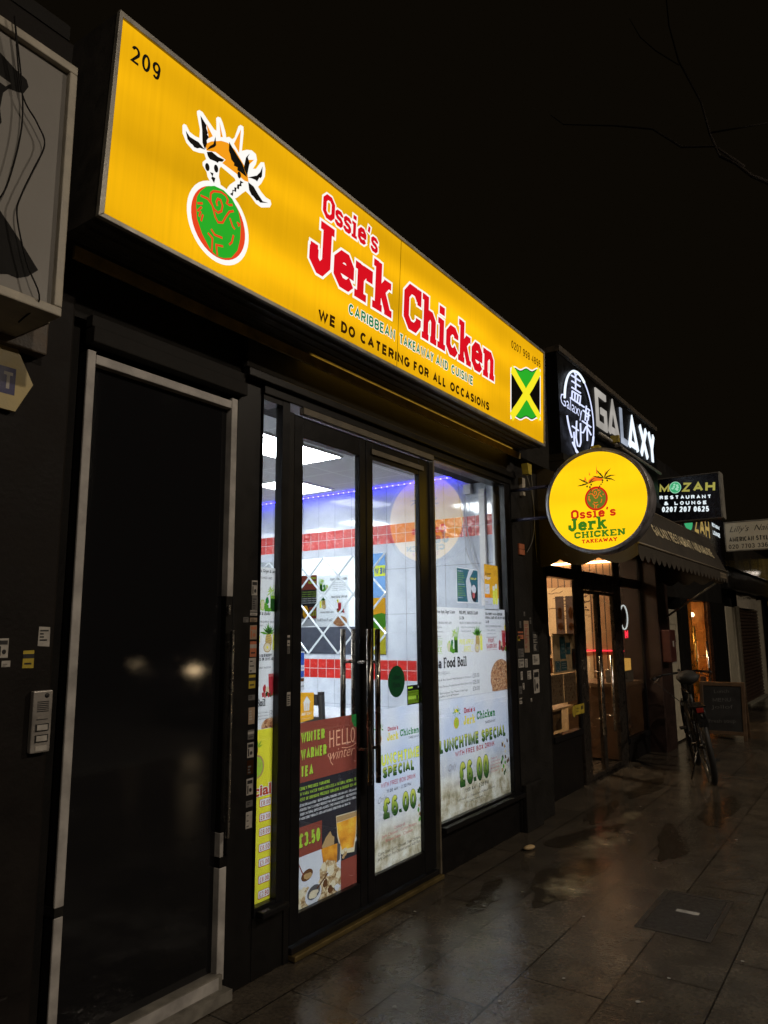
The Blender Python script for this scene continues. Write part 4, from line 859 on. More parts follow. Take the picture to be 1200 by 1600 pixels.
# --- lunchtime special on the right door leaf
A = Art(); A.rect(3.206,3.708,0.172,0.999,LUNCH,0)
palm_mark(A,3.255,.848,.034)
slab(A,"Ossie's",3.344,3.446,.880,.022,RED_,2,fat=1.1); slab(A,'Jerk',3.338,3.448,.828,.042,YEL,2); slab(A,'Chicken',3.465,3.662,.838,.036,GRN,2); A.text('TAKEAWAY',3.551,3.660,.814,.014,INK)
A.text('LUNCHTIME',3.237,3.665,.706,.057,LEMON,4,.024,out=LGRN,outw=.05); A.text('SPECIAL',3.293,3.607,.645,.052,lime_grad('special_ink_small',.475,.535),4,.024,out=DGRN,outw=.05,shadow=DGRN,sd=(.003,-.005))
A.text('WITH FREE BOX DRINK',3.276,3.620,.595,.024,RED_,3); A.text('11:00 AM - 2:30 PM',3.330,3.570,.562,.018,INK,2,.008)
A.text('£6.00',3.289,3.618,.440,.098,lime_grad('price_ink_small',.268,.374),4,.024,out=DGRN,outw=.045,shadow=DGRN,sd=(.005,-.007)); A.text('Only',3.250,3.335,.520,.03,INKG,2,-.012,shear=.4,rot=.15)
A.text('Choice of:',3.393,3.507,.366,.016,PINKR); A.text('Jerk Chicken - Curry Mutton',3.281,3.622,.343,.016,PINKR); A.text('Brown Stew - Chicken',3.315,3.580,.317,.016,PINKR)
A.text('Curry Goat, Curry Chicken, Stew Chicken,',3.246,3.658,.264,.016,INK); A.text('Jerk Chicken, Fry Chicken served with Rice.',3.240,3.662,.242,.016,INK)
for i in range(22): A.blob(3.64+rnd.random()*.06,.36+rnd.random()*.17,.010,.012,[BRN,LGRN,TAN,DGRN,CREAM][i%5],1.5,9,.3)
on_glass(A,'lunch_poster',3.206,0.172,'tall lunchtime special poster low on the right door leaf')
# --- winter tea poster on the left door leaf
A = Art(); A.rect(2.618,3.096,0.172,0.998,CHAR,0); A.rect(2.618,3.096,0.731,0.998,TERRA,1)
A.poly([(3.018,.998),(3.022,.965),(3.04,.94),(3.075,.925),(3.096,.922),(3.096,.998)],GRN,2)
for t,v,u1 in (('WINTER',.908,2.806),('WARMER',.832,2.820),('TEA',.755,2.722)): A.text(t,2.633,u1,v,.048,LIME,4,.035,shadow=BRN,sd=(.003,-.004))
for t,u in (('H',2.842),('E',2.895),('L',2.940),('L',2.980),('O',3.012)): A.text(t,u,u+.036,.862,.074,PEACH,2,-.018)
A.text('winter',2.848,3.046,.800,.052,PEACH,2,-.012,shear=.35); A.stroke([(2.94,.848),(2.98,.842),(3.03,.846),(3.06,.856)],.003,PEACH,2); A.stroke([(2.84,.835),(2.832,.825),(2.842,.815),(2.855,.79),(2.87,.775)],.004,PEACH,2)
for i in range(14): A.ell(2.85+rnd.random()*.22,.76+rnd.random()*.22,.0015,.0015,PEACH,2,6)
A.text('FRESHLY PRESSED TURMERIC',2.605,2.848,.698,.014,LIME,2,.02); A.text('WITH WARM WATER WHICH CREATES A NATURAL HERBAL TEA.',2.605,3.072,.674,.014,LIME,2,.01); A.text('BENEFIT OF DRINKING PRESSED TURMERIC & GINGER TEA ARE:',2.605,3.072,.650,.014,LIME,2,.01)
for i,(t,u1) in enumerate((('REDUCING INFLAMMATION - BOTH GINGER & TURMERIC CONTAIN ANTI - INFLAMMATORY',3.084),('COMPOUNDS THAT CAN HELP REDUCE PAIN. BOOST IMMUNITY - HELP DEFENCE',3.060),('OUR BODY NATURAL DEFENCES AGAINST THE COMMON COLD AND FLU VIRUS',3.055),('HELP WITH SORE THROATS AND MAINTAINING YOUR OVER ALL HEALTH',3.008))): A.text(t,2.605,u1,.626-.0195*i,.0115,W_,2,.0)
A.rect(2.618,2.788,.410,.538,TERRA,1); A.text('£3.50',2.624,2.775,.450,.060,LIME,4,.03,shadow=BRN,sd=(.003,-.004))
A.poly([(2.618,.172),(2.934,.172),(2.934,.330),(2.93,.40),(2.79,.410),(2.618,.410)],PALE,1)
MUGL = printed_tex('tea_photo', lambda nt, v: ramp(nt, noise(nt, v, 9, 3), [(0.3,(0.30,0.10,0.02)),(0.5,(0.72,0.30,0.03)),(0.7,(0.85,0.55,0.06))]).outputs[0])
A.poly([(2.895,.534),(3.066,.528),(3.058,.42),(3.040,.338),(2.935,.352),(2.905,.44)],CREAM,2); A.poly([(2.900,.500),(3.060,.502),(3.052,.42),(3.034,.36),(2.942,.368),(2.912,.44)],MUGL,3); A.poly([(2.898,.530),(3.062,.525),(3.060,.503),(2.900,.502)],TAN,3)
A.stroke([(3.060,.505),(3.084,.500),(3.088,.470),(3.075,.42),(3.050,.385)],.009,PALE,4); A.stroke([(3.05,.52),(3.066,.560)],.004,INKG,4)
A.blob(2.84,.42,.045,.05,TAN,2); A.poly([(2.784,.410),(2.912,.408),(2.902,.322),(2.802,.325)],MUGL,3); A.poly([(2.905,.41),(2.93,.40),(2.925,.33),(2.903,.32)],INKG,3)
GINGER = printed_tex('ginger_photo', lambda nt, v: ramp(nt, noise(nt, v, 38, 6, .7), [(0.30,(0.07,0.03,0.015)),(0.44,(0.32,0.20,0.09)),(0.56,(0.62,0.50,0.30)),(0.72,(0.80,0.74,0.58))]).outputs[0])
A.blob(2.845,.255,.085,.090,GINGER,3.2,18,.15); A.blob(2.66,.215,.055,.060,GINGER,2.8,16,.2); A.poly([(2.74,.172),(2.93,.172),(2.93,.25),(2.80,.24)],GINGER,2.6)
for i in range(16): A.blob(2.79+rnd.random()*.13,.20+rnd.random()*.13,.020,.018,[CREAM,GINGER,CREAM,BRN,PALE,GINGER][i%6],4+(i%5)*.4,9,.3)
for i in range(22): A.blob(2.63+rnd.random()*.06,.18+rnd.random()*.08,.016,.020,[CREAM,GINGER,GINGER][i%3],3+(i%4)*.4,9,.3)
for i in range(8): A.blob(2.94+rnd.random()*.05,.335+rnd.random()*.03,.010,.010,[CREAM,TAN][i%2],5,9,.3)
A.ell(2.682,.318,.050,.034,PALE,6,28,R(8)); A.ell(2.684,.322,.041,.024,BRN,7,24,R(8)); A.blob(2.690,.318,.028,.014,TAN,8); A.stroke([(2.624,.385),(2.66,.325)],.006,TERRA,9)
A.ell(2.730,.228,.058,.044,PALE,7,28,R(10)); A.ell(2.732,.236,.047,.030,INKG,8,24,R(10)); A.blob(2.728,.230,.034,.018,CREAM,9); A.stroke([(2.755,.245),(2.835,.292)],.008,BRN,10)
A.rect(2.932,3.096,.190,.320,TERRA,6); A.rect(2.618,3.096,.172,.183,W_,8)
on_glass(A,'tea_poster',2.618,0.172,'brown and charcoal winter tea poster on the left door leaf')
# --- strip of menu in the narrow window
A = Art(); A.rect(2.318,2.472,1.000,1.706,W_,0)
A.text('Apple, Ginger & Lemon',2.322,2.458,1.684,.013,INK,2,.02); A.text('DRINKING GREEN JUICE',2.310,2.425,1.654,.010,INK); green_juice(A,2.456,1.510,.115)
A.text('GINGER & LEMON',2.310,2.415,1.492,.014,INK,2,.03); A.text('DRINKING PINEAPPLE JUICE',2.300,2.440,1.458,.009,INK); A.text('immune system',2.31,2.372,1.443,.008,INKG); pineapple(A,2.452,1.330,.125); A.text('PLE',2.328,2.356,1.372,.03,LEMON,2,.0)
A.text('BANANA BLUEBERRY',2.312,2.428,1.308,.014,INK,2,.03); A.text('DAIRY FREE OR COWS MILK',2.295,2.450,1.292,.014,INK,2,.03); A.text('DRINKING FRUIT SMOOTHY',2.300,2.426,1.258,.008,INK); smoothie(A,2.462,1.135,.115)
slab(A,'d Boil',2.316,2.394,1.096,.032,INK,2,fat=1.1)
for i in range(3): A.text('Served With Bammy Or Crackers',2.300,2.412,1.066-.013*i,.007,INK); A.text(('£25.00','£25.00','£30.00')[i],2.420,2.456,1.064-.013*i,.011,INK)
A.ell(2.425,1.008,.055,.035,RICE,2); A.rect(2.318,2.472,.996,1.0,W_,0)
on_glass(A,'menu_board',2.318,1.0,'strip of white juice menu filling the narrow window above the yellow strip')
A = Art(); A.rect(2.318,2.472,0.292,0.999,printed('paper_yellow',(0.74,0.68,0.04)),0)
for i,a in enumerate((150,120,85,50,15)): leaves(A,2.350,.925,.042,1,LGRN,2,0,a)
A.stroke([(2.352,.925),(2.350,.905),(2.346,.89)],.004,BRN,2); A.ell(2.346,.845,.046,.050,TAN,2); A.ell(2.346,.845,.038,.042,LIME,3)
A.stroke([(2.33,.86),(2.35,.87),(2.355,.85),(2.34,.835),(2.35,.815)],.0025,TAN,4); A.stroke([(2.365,.84),(2.37,.86)],.0025,TAN,4)
A.text('cial',2.330,2.438,.724,.042,printed('ink_brick',(0.45,0.05,0.02)),5,.03,out=W_,outw=.04,shadow=BRN,sd=(.004,-.004))
for i,t in enumerate(('£8.00','£8.00','£8.00','£8.00','£5.00','£8.00','£2.80')):
    v = (.690,.631,.572,.508,.448,.381,.322)[i]-.012; A.rrect(2.368,2.440,v-.004,v+.030,.006,MATS['ink_brick'],2); A.rrect(2.371,2.438,v-.001,v+.028,.005,W_,3); A.text(t,2.376,2.433,v+.003,.020,MATS['ink_brick'],4,.0)
for t,v in (('& Food',.668),('Fish',.628),('Goat',.508),('Fish',.448),('Pork',.388),('BBQ',.362)): A.text(t,2.325,2.352,v,.009,ORNG)
on_glass(A,'price_strip',2.318,0.292,'yellow price strip filling the bottom of the narrow window')
# --- small sheets on the window glass
A = Art(); A.poly([(4.147,1.594),(4.457,1.596),(4.462,1.826),(4.149,1.828)],printed('paper_offwhite',(0.66,0.68,0.68)),0); A.poly([(4.157,1.602),(4.448,1.604),(4.452,1.820),(4.158,1.821)],TEAL,1)
A.poly([(4.30,1.602),(4.40,1.604),(4.36,1.70),(4.33,1.76),(4.39,1.82),(4.33,1.82),(4.28,1.74),(4.29,1.66)],PALE,2); A.ell(4.395,1.66,.045,.055,CHAR,3); A.ell(4.39,1.69,.03,.03,PALE,4); A.ell(4.385,1.65,.018,.02,PINKR,5)
for i in range(13): A.text('SOUP OF THE DAY'[:6+i%5],4.168,4.235+.012*(i%4),1.800-.0145*i,.007,LIME if i%6 else W_,3)
A.text('SOUP',4.345,4.43,1.755,.014,YEL,5,.02)
on_glass(A,'soup_poster',4.147,1.594,'small dark teal poster with lime text taped to the big window')
A = Art(); A.poly([(4.549,1.555),(4.768,1.555),(4.768,1.874),(4.552,1.876)],AMB,0); A.rect(4.549,4.768,1.555,1.640,PALE,1); A.poly([(4.549,1.640),(4.650,1.640),(4.640,1.665),(4.549,1.662)],ORNG,2)
A.rect(4.558,4.625,1.668,1.735,W_,2); A.text('Super',4.558,4.66,1.80,.022,BRN,3,.02,shear=.3); A.text('Ginger',4.556,4.65,1.772,.020,W_,3,.02,shear=.3)
for i in range(5): A.text('fresh and tasty',4.562,4.61,1.722-.010*i,.005,INKG,3)
for u,h in ((4.675,.13),(4.715,.145)): A.rrect(u,u+.036,1.595,1.595+h,.012,LEMON,3); A.rrect(u+.003,u+.033,1.595+h-.03,1.597+h,.006,W_,4)
A.text('Drinks',4.56,4.60,1.608,.008,BRN,3); A.text('Available in store',4.56,4.66,1.592,.006,INKG,3)
on_glass(A,'drinks_poster',4.549,1.555,'small orange drinks poster taped to the big window above the white menu')
# --- door stickers
A = Art(); A.poly([(2.620,1.000),(2.722,1.008),(2.723,1.130),(2.620,1.137)],AMB,0)
A.poly([(2.650,1.085),(2.652,1.050),(2.690,1.050),(2.693,1.087),(2.700,1.088),(2.672,1.118),(2.644,1.086)],W_,2); A.stroke([(2.664,1.052),(2.664,1.085)],.003,AMB,3); A.stroke([(2.678,1.052),(2.678,1.085)],.003,AMB,3)
A.text('JUST EAT',2.632,2.705,1.030,.013,W_,2,.03,shear=.15); A.text('order here online',2.632,2.70,1.014,.005,W_,2)
on_glass(A,'delivery_sticker',2.620,1.000,'orange delivery sticker with white house mark on the left door leaf','sticker')
A = Art(); A.ell(3.4325,1.139,.084,.086,printed('sticker_green',(0.012,0.07,0.022),.3),0); A.text('Uber',3.395,3.475,1.150,.026,INK,2,.015); A.text('Eats',3.400,3.472,1.108,.026,INK,2,.015); A.text('order now with',3.40,3.465,1.19,.009,INK,2)
on_glass(A,'round_sticker',3.348,1.053,'round dark green delivery sticker on the right door leaf','sticker',y=0.0205)
A = Art(); A.rect(3.542,3.705,1.000,1.108,INK,0); A.rect(3.550,3.697,1.006,1.078,printed('sticker_lime',(0.20,0.34,0.02),.3),1); A.text('FOOD HYGIENE RATING',3.555,3.66,1.064,.007,INK,2,.01)
for i in range(6): A.ell(3.562+.0215*i,1.038,.009,.010,INK if i==4 else LIME,2,16); A.text(str(i),3.559+.0215*i,3.565+.0215*i,1.034,.008,LIME if i==4 else INK,3)
A.text('GOOD',3.625,3.66,1.018,.009,INK,3,.02); A.rect(3.55,3.60,1.090,1.100,LIME,1); A.rect(3.66,3.695,1.090,1.100,PALE,1)
on_glass(A,'hygiene_sticker',3.542,1.000,'black and green hygiene rating sticker low on the right door glass','sticker')
A = Art(); A.rect(2.618,2.652,1.145,1.325,PALE,0); A.rect(2.620,2.650,1.262,1.320,BLU,1); A.rect(2.620,2.650,1.206,1.236,BLU,1); A.rect(2.620,2.650,1.186,1.202,BRN,1); A.text('VISA',2.622,2.648,1.244,.010,BLU,2,.02); A.text('card',2.622,2.648,1.16,.012,INK,2)
on_glass(A,'card_sticker',2.618,1.145,'narrow blue and white payment card sticker at the left edge of the left door glass','sticker')

# --- posters on the far interior wall, seen in the mirror
A = Art(); A.rect(0,.30,0,.70,CHAR,0); A.rect(0,.30,.50,.70,TERRA,1); A.rect(0,.13,.10,.26,TERRA,1); A.text('£3.50',.01,.125,.14,.07,LIME,3,.03); A.text('WINTER',.01,.14,.64,.035,LIME,3,.03); A.text('WARMER',.01,.15,.58,.035,LIME,3,.03)
for i in range(6): A.text('PRESSED TURMERIC & GINGER TEA',.01,.28,.46-.03*i,.014,LIME if i<3 else W_,3)
A.rect(0,.3,0,.10,PALE,1); A.blob(.2,.2,.05,.09,AMB,3)
A.build('tea_poster',None,(2.224,4.18,1.49),(0,0,R(90)),'small tea poster on the inner wall, seen only in the mirror','poster')
A = Art(); A.rect(0,.57,0,.70,W_,0); green_juice(A,.52,.48,.17); A.text('GREEN JUICE GINGER',.03,.32,.62,.03,INK); pineapple(A,.50,.24,.18); A.text('PINEAPPLE GINGER LEMON',.03,.30,.38,.03,INK); smoothie(A,.20,.18,.16); A.text('STRAWBERRY BANANA',.26,.5,.18,.025,INK); A.ell(.15,.07,.12,.07,RICE,2); A.text('Sea Food Boil',.28,.54,.07,.04,INK)
for i in range(5): A.text('served with vegetables',.05,.28,.58-.025*i,.014,INKG)
A.build('menu_board',None,(2.224,3.62,1.48),(0,0,R(90)),'white juice menu on the inner wall, seen only in the mirror','poster')
A = Art(); A.rect(0,.26,0,1.30,printed('ink_skyblue',(0.22,0.36,0.55)),0); A.rect(0,.26,0,.55,YEL,1); A.rect(0,.26,.45,.72,AMB,1.5); A.rect(0,.2,1.0,1.14,LEMON,2); A.text('NEW',.02,.19,1.03,.08,BLU,3,.03); A.blob(.12,.42,.14,.10,LGRN,2)
A.build('food_poster',None,(2.224,3.0,1.12),(0,0,R(90)),'tall blue and yellow food poster on the inner wall, seen only in the mirror','poster')

# ================================================================== STICKERS ON THE POSTS, INTERCOM, LEFT WALL
SW = surf('sticker_white',(0.36,0.34,0.31),0.6,var=0.2,scale=40); SB = surf('sticker_beige',(0.30,0.22,0.15),0.6,var=0.25); SO = surf('sticker_orange',(0.42,0.13,0.06),0.6); SY = surf('sticker_yellow',(0.42,0.32,0.03),0.6); SK = surf('sticker_black',(0.015,0.015,0.016),0.5); SG = surf('sticker_grey',(0.12,0.115,0.11),0.6,var=0.3); SR = surf('sticker_red',(0.26,0.03,0.03),0.6)
def sticker(u0,u1,v0,v1,base,inks,label,group,y=-0.0015,skew=0.0,style=0,nm='sticker'):
    A = Art(); w, h = u1-u0, v1-v0; j = lambda: rnd.uniform(-.02,.02)*min(w,h)
    A.poly([(j(),j()),(w+j(),skew*w+j()),(w+j(),h+skew*w+j()),(j(),h+j())],base,0)
    if style == 0:
        n = max(3,int(h/.012))
        for i in range(n):
            if rnd.random() < .8: v = h*.1+(h*.8)*i/n; A.rect(w*.12,w*rnd.uniform(.4,.9),v,v+h*.4/n,inks,1)
    elif style == 1:
        A.rect(w*.1,w*.9,h*.68,h*.9,inks,1); A.ell(w*.6,h*.3,w*.2,h*.13,inks,1,14); A.rect(w*.12,w*.3,h*.1,h*.6,inks,1)
    elif style == 2:
        A.rect(0,w,h*.55,h*.8,inks,1); A.rect(w*.15,w*.8,h*.2,h*.3,SK,1)
    A.build(nm,None,(u0,y,v0),(0,0,0),label,'sticker',group)
G1 = 'stickers on the post left of the narrow window'
ST = [(2.293,2.329,1.578,1.644,SW,SK,1,'topmost, white with two black dots'),(2.296,2.333,1.514,1.575,SG,SK,0,'second from the top, faded grey'),(2.287,2.331,1.490,1.512,SW,SK,2,'third from the top, short and white'),
(2.287,2.331,1.462,1.480,SB,SK,0,'fourth from the top, thin and beige'),(2.288,2.331,1.387,1.448,SB,SO,1,'beige with a faded orange heading'),(2.290,2.330,1.312,1.378,SO,SW,2,'orange with a pale band'),(2.286,2.328,1.243,1.307,SW,SK,0,'torn white, just above the yellow one'),
(2.288,2.327,1.178,1.235,SY,SK,2,'yellow with a dark band'),(2.287,2.326,1.128,1.150,SG,SK,0,'thin grey, below the yellow one'),(2.289,2.327,1.028,1.097,SB,SW,0,'tall beige, in the middle of the post'),(2.288,2.325,.965,1.005,SG,SW,2,'peeling grey, round topped'),(2.287,2.325,.890,.952,SW,SK,1,'white with a black printed square'),
(2.288,2.325,.822,.880,BRN,SG,0,'dark brown'),(2.287,2.325,.738,.805,SW,SK,1,'white, beside the red lettering'),(2.286,2.325,.690,.716,SG,SK,0,'small grey, second from the bottom'),(2.287,2.324,.605,.672,SW,SG,0,'bottom one, dirty white')]
for u0,u1,v0,v1,a,c,s,l in ST: sticker(u0,u1,v0,v1,a,c,'sticker on the post by the narrow window, '+l,G1,style=s)
sticker(2.247,2.278,1.460,1.482,SG,SK,'tiny grey sticker alone left of the sticker column on the post',None)
sticker(2.522,2.540,1.352,1.402,SW,SK,'small white sticker on the black post between narrow window and door',None,y=-0.0075,style=2)
sticker(2.523,2.540,1.318,1.348,SG,SK,'small grey sticker under the white one between narrow window and door',None,y=-0.0075)
sticker(2.524,2.548,1.085,1.145,SW,SK,'tilted white sticker low on the post between narrow window and door',None,y=-0.0075)
G2 = 'stickers on the dark pier between the two shops'
def q(u): return u*2.28/2.18
def qz(z): return 1.42+(z-1.42)*2.28/2.18
PS = [(4.84,4.87,1.43,1.477,SG,SK,0,'topmost on its left edge, grey'),(4.92,4.945,1.515,1.546,SG,SK,0,'small grey, highest of all'),(5.02,5.05,1.46,1.505,SG,SK,2,'small grey near the right edge'),(4.913,5.001,1.254,1.482,SB,SR,0,'tall beige and red flyer'),
(4.805,4.90,1.352,1.404,SO,SK,2,'orange, left of the tall flyer'),(4.80,4.84,1.34,1.372,SY,SK,0,'small yellow under the orange one'),(5.064,5.164,1.251,1.402,SK,SW,0,'black with white scratched cross'),(4.802,4.895,1.225,1.285,SG,SK,0,'grey printed, below the orange one'),
(5.047,5.171,1.162,1.236,SW,SK,0,'square white notice'),(4.799,4.894,1.153,1.213,SW,SG,1,'white with grey block, left column'),(4.91,4.955,1.15,1.21,SW,SK,0,'narrow white in the middle'),(4.828,4.862,1.067,1.125,SW,SG,0,'small upright white'),(4.943,5.008,1.064,1.125,SW,SK,0,'tilted white in the middle'),
(5.049,5.154,.959,1.125,SW,SK,1,'tall white notice with a dark figure'),(4.855,4.885,1.0,1.045,SW,SK,0,'tiny white under the upright one'),(4.794,4.839,.972,1.026,SG,SK,0,'grey low on the left edge'),(4.792,4.835,.905,.945,SW,SK,2,'lowest white on the left edge'),(4.985,5.01,.905,.93,SW,SK,0,'lowest tiny white scrap')]
for u0,u1,v0,v1,a,c,s,l in PS: sticker(q(u0),q(u1),qz(v0),qz(v1),a,c,'sticker on the dark pier, '+l,G2,y=-0.0215,style=s)
b = MB(); b.box(0,.095,-.012,0,0,.038,SO); b.box(0,.10,-.012,0,-.045,-.005,SO); o = b.build('brick_slip',None,(5.09,-0.0205,2.03)); tag(o,'two small orange bricks showing high on the dark pier','brick patch')
b = MB(); b.prism([(0,.07),(.085,.07),(.075,-.01),(.02,-.01)],'y',-.05,0,SY); o = b.build('security_light',None,(5.03,-.10,2.60)); tag(o,'small pale yellow fitting on the pilaster under the sign corner','light fitting')
b = MB(); b.box(0,.055,-.03,0,0,.09,SW); b.box(.01,.05,-.03,0,-.05,-.02,SW); o = b.build('alarm_box',None,(5.15,-.021,2.50)); tag(o,'small white box on the pier beside the round sign bracket','alarm box')
for pth,lb in (([(5.22,-.03,2.72),(5.30,-.06,2.5),(5.36,-.05,2.3),(5.33,-.04,2.12),(5.22,-.03,2.0)],'thin wire looping down the pier behind the round sign'),([(5.38,-.03,2.72),(5.40,-.03,2.4),(5.42,-.03,1.95)],'straight thin wire down the pier behind the round sign')): tag(MB().tube(smooth(pth),.004,surf('thin_wire',(0.10,0.10,0.10),0.5),6).build('wire'),lb,'wire')

# left neighbour
nb = thing('neighbour_shop','dark painted shop wall left of the black door','building',(0,0,0))
box('wall',-7,1.385,0.0,0.35,0.0,3.6,dwall,nb,0.01)
box('wall_plinth',-7,1.30,-0.02,0.0,0.0,0.35,dwall,nb,0.006)
b = MB(); b.box(-3,1.262,-0.05,0.0,2.345,2.475,surf('brown_cornice',(0.085,0.062,0.042),0.6,var=0.4,bmp=0.002)); b.box(-3,1.27,-0.07,0.0,2.475,2.49,MATS['brown_cornice']); b.build('cornice',nb,bevel=0.006)
box('roof',-7,1.29,0.0,6,3.6,3.66,darkflat,nb,0)
ls = thing('salon_sign','pale box sign with black silhouette of a woman in a hat and long dress','sign',(0,0,0))
LF = surf('pale_sign_face',(0.20,0.19,0.175),0.55,var=0.12,scale=4); lfm = surf('cream_sign_frame',(0.36,0.33,0.27),0.5,var=0.25)
MB().box(-0.6,1.128,-0.290,-0.02,2.402,3.204,LF).build('sign_box',ls)
b = MB(); b.box(-.63,1.153,-.31,-.0,3.203,3.233,lfm); b.box(-.63,1.153,-.31,-.0,2.374,2.404,lfm); b.box(1.127,1.153,-.31,-.0,2.404,3.203,lfm); b.box(-.63,-.60,-.31,-.0,2.404,3.203,lfm); b.box(1.154,1.18,-.20,0,2.39,3.26,surf('sign_side_board',(0.16,0.14,0.10),0.6)); b.build('frame',ls,bevel=0.004)
A = Art(); SIL = surf('silhouette_vinyl',(0.010,0.0095,0.009),0.6,spec=.1)
A.poly([(.62,3.12),(.76,3.17),(.86,3.165),(.913,3.13),(.965,3.105),(1.000,3.095),(1.008,3.075),(.995,3.045),(.975,3.036),(.950,3.03),(.935,3.006),(.930,2.95),(.938,2.91),(.92,2.87),(.89,2.80),(.905,2.72),(.955,2.635),(1.02,2.57),(1.080,2.503),(1.05,2.47),(1.02,2.452),(.99,2.452),(.96,2.44),(.85,2.425),(.70,2.43),(.60,2.45),(.66,2.62),(.74,2.72),(.76,2.80),(.72,2.90),(.73,3.0),(.70,3.05),(.64,3.06)],SIL,1)
A.poly([(.94,3.03),(.955,3.05),(.91,3.055),(.86,3.06),(.87,3.04)],LF,2)
A.build('silhouette',ls,(0,-.2905,0))
for pth,lb in (([(.93,-.33,3.24),(.975,-.315,3.03),(1.03,-.315,2.955),(1.058,-.315,2.90),(1.03,-.315,2.80),(1.0,-.315,2.70),(.992,-.315,2.63),(1.03,-.315,2.50),(1.077,-.315,2.40),(1.08,-.2,2.36)],'black cable bowing out across the pale silhouette sign'),([(.93,-.33,3.24),(.975,-.315,3.05),(.985,-.315,2.92),(.97,-.315,2.78),(.945,-.315,2.67),(.90,-.31,2.6)],'thinner second cable hanging across the pale silhouette sign')):
    tag(MB().tube(smooth([(a,min(b_,-.2935) if b_>-.32 and b_<-.3 else b_,c) for a,b_,c in pth]),.0026,SIL,6).build('cable'),lb,'cable')
A = Art(0); EB = surf('agent_board_cream',(0.42,0.34,0.16),0.55,var=0.15); EBb = surf('agent_board_blue',(0.03,0.03,0.10),0.5)
b = MB(); b.prism([(1.00,2.14),(1.183,2.135),(1.236,2.24),(1.177,2.345),(1.00,2.345)],'y',-.022,-.010,EB); eb = b.build('agent_board'); tag(eb,'cream pointed board with a navy panel on the far left wall','sign')
A = Art(); A.rect(1.00,1.176,2.187,2.277,EBb,1); A.text('LOT',1.030,1.172,2.203,.058,SW,2,.012); A.build('lettering',eb,(0,-.0222,0))
ic = thing('intercom','grey metal door intercom with two lit name buttons on the left wall','intercom',(1.312,-0.001,1.043))
IM = surf('intercom_metal',(0.30,0.28,0.26),0.4,metal=0.4,var=0.15)
box('body',0,.066,-.022,0,0,.194,IM,ic,0.004)
b = MB(); b.cyl((.045,-.0235,.178),(.045,-.021,.178),.0075,SK,14); b.build('camera_lens',ic)
b = MB()
for i in range(6): b.box(.014,.053,-.0235,-.0215,.128+.006*i,.1305+.006*i,SK)
b.box(.014,.052,-.0235,-.0215,.103,.105,SK); b.build('speaker_slots',ic)
for v in (.070,.036):
    b = MB(); b.box(.012,.056,-.0245,-.0215,v-.003,v+.020,SK); p = b.build('button_frame',ic); MB().box(.016,.052,-.026,-.0246,v,v+.017,SW).build('button',p,bevel=.001)
MB().box(.016,.054,-.0235,-.0215,.006,.022,SW).build('name_tag',ic)
sticker(1.326,1.366,1.379,1.443,SW,SK,'white printed sticker tilted above the intercom',None,skew=-.05)
sticker(1.279,1.316,1.310,1.366,SY,SK,'small yellow sticker left of the white one above the intercom',None,style=2)
sticker(1.196,1.230,1.346,1.405,SW,SK,'torn white notice at the far left edge of the wall',None,style=1)
sticker(1.212,1.240,1.317,1.336,SW,SG,'small white scrap under the torn notice on the left wall',None)

# ================================================================== MAIN SIGN
YE = (0.90, 0.455, 0.004)
sgn = thing('fascia_sign','long yellow backlit fascia sign above the takeaway with red slab lettering','sign',(0,-0.305,2.764),(0.0559,0,0))
face = glow('sign_yellow', YE, 1.0, 'FRONT', var=0.30, scale=(0.9,1,3.4), streak=0.10, tubes=((.20,.22,.09),(.50,.30,.09)))
MB().add([(1.274,0.002,0.017),(3.0125,0.002,0.017),(3.0125,0.002,0.728),(1.276,0.002,0.731)],[(0,1,2,3)],face).build('face_panel',sgn)
MB().add([(3.0165,0.002,0.017),(4.985,0.002,0.019),(4.962,0.002,0.712),(3.0165,0.002,0.728)],[(0,1,2,3)],face).build('face_panel',sgn)
b = MB()
b.prism([(1.254,0),(5.003,0),(4.985,.0185),(1.274,.017)],'y',-.008,.012,frame_m); b.prism([(1.254,0),(1.274,.017),(1.276,.731),(1.262,.752)],'y',-.008,.012,frame_m)
b.prism([(1.262,.752),(1.276,.731),(4.962,.712),(4.978,.730)],'y',-.008,.012,frame_m); b.prism([(5.003,0),(4.978,.730),(4.962,.712),(4.985,.0185)],'y',-.008,.012,frame_m)
b.build('frame',sgn,bevel=.002)
b = MB(); b.hexa([(1.257,.012,.003),(5.0,.012,.003),(5.0,.27,-.012),(1.257,.27,-.012),(1.264,.012,.750),(4.976,.012,.728),(4.976,.27,.728),(1.264,.27,.750)],soffit)
for i in range(4): b.box(1.26,4.99,.03+.055*i,.038+.055*i,-.012,-.002,soffit)
b.build('sign_box',sgn)
b = MB(); b.box(1.30,5.0,0.19,0.205,-0.075,-0.03,surf('leak_gold_batten',(0.28,0.19,0.06),0.5,var=0.4)); b.build('batten',sgn); MB().box(2.6,4.985,.225,.245,-.016,-.0135,glow('light_gap',(1.0,0.55,0.06),1.6,'AUTO')).build('light_gap',sgn)  # the batten's gold colour stands for light leaking from the sign box
sw = glow('sign_white',(0.95,0.93,0.88),1.05); srd = glow('sign_red',(0.70,0.006,0.014),1.0,var=0.12,scale=(2,2,5)); sgr = glow('sign_green',(0.012,0.19,0.05),1.0); sbk = surf('sign_black_vinyl',(0.006,0.005,0.003),0.6,spec=.1); sor = glow('sign_orange',(0.92,0.34,0.01),1.0); sg2 = glow('sign_leafgreen',(0.025,0.42,0.022),1.0,var=0.1); srd2 = glow('sign_scarlet',(0.80,0.06,0.015),1.0); syl = glow('sign_flag_yellow',(0.95,0.83,0.02),1.0); sbr = glow('sign_dark_brown',(0.035,0.012,0.002),1.0)
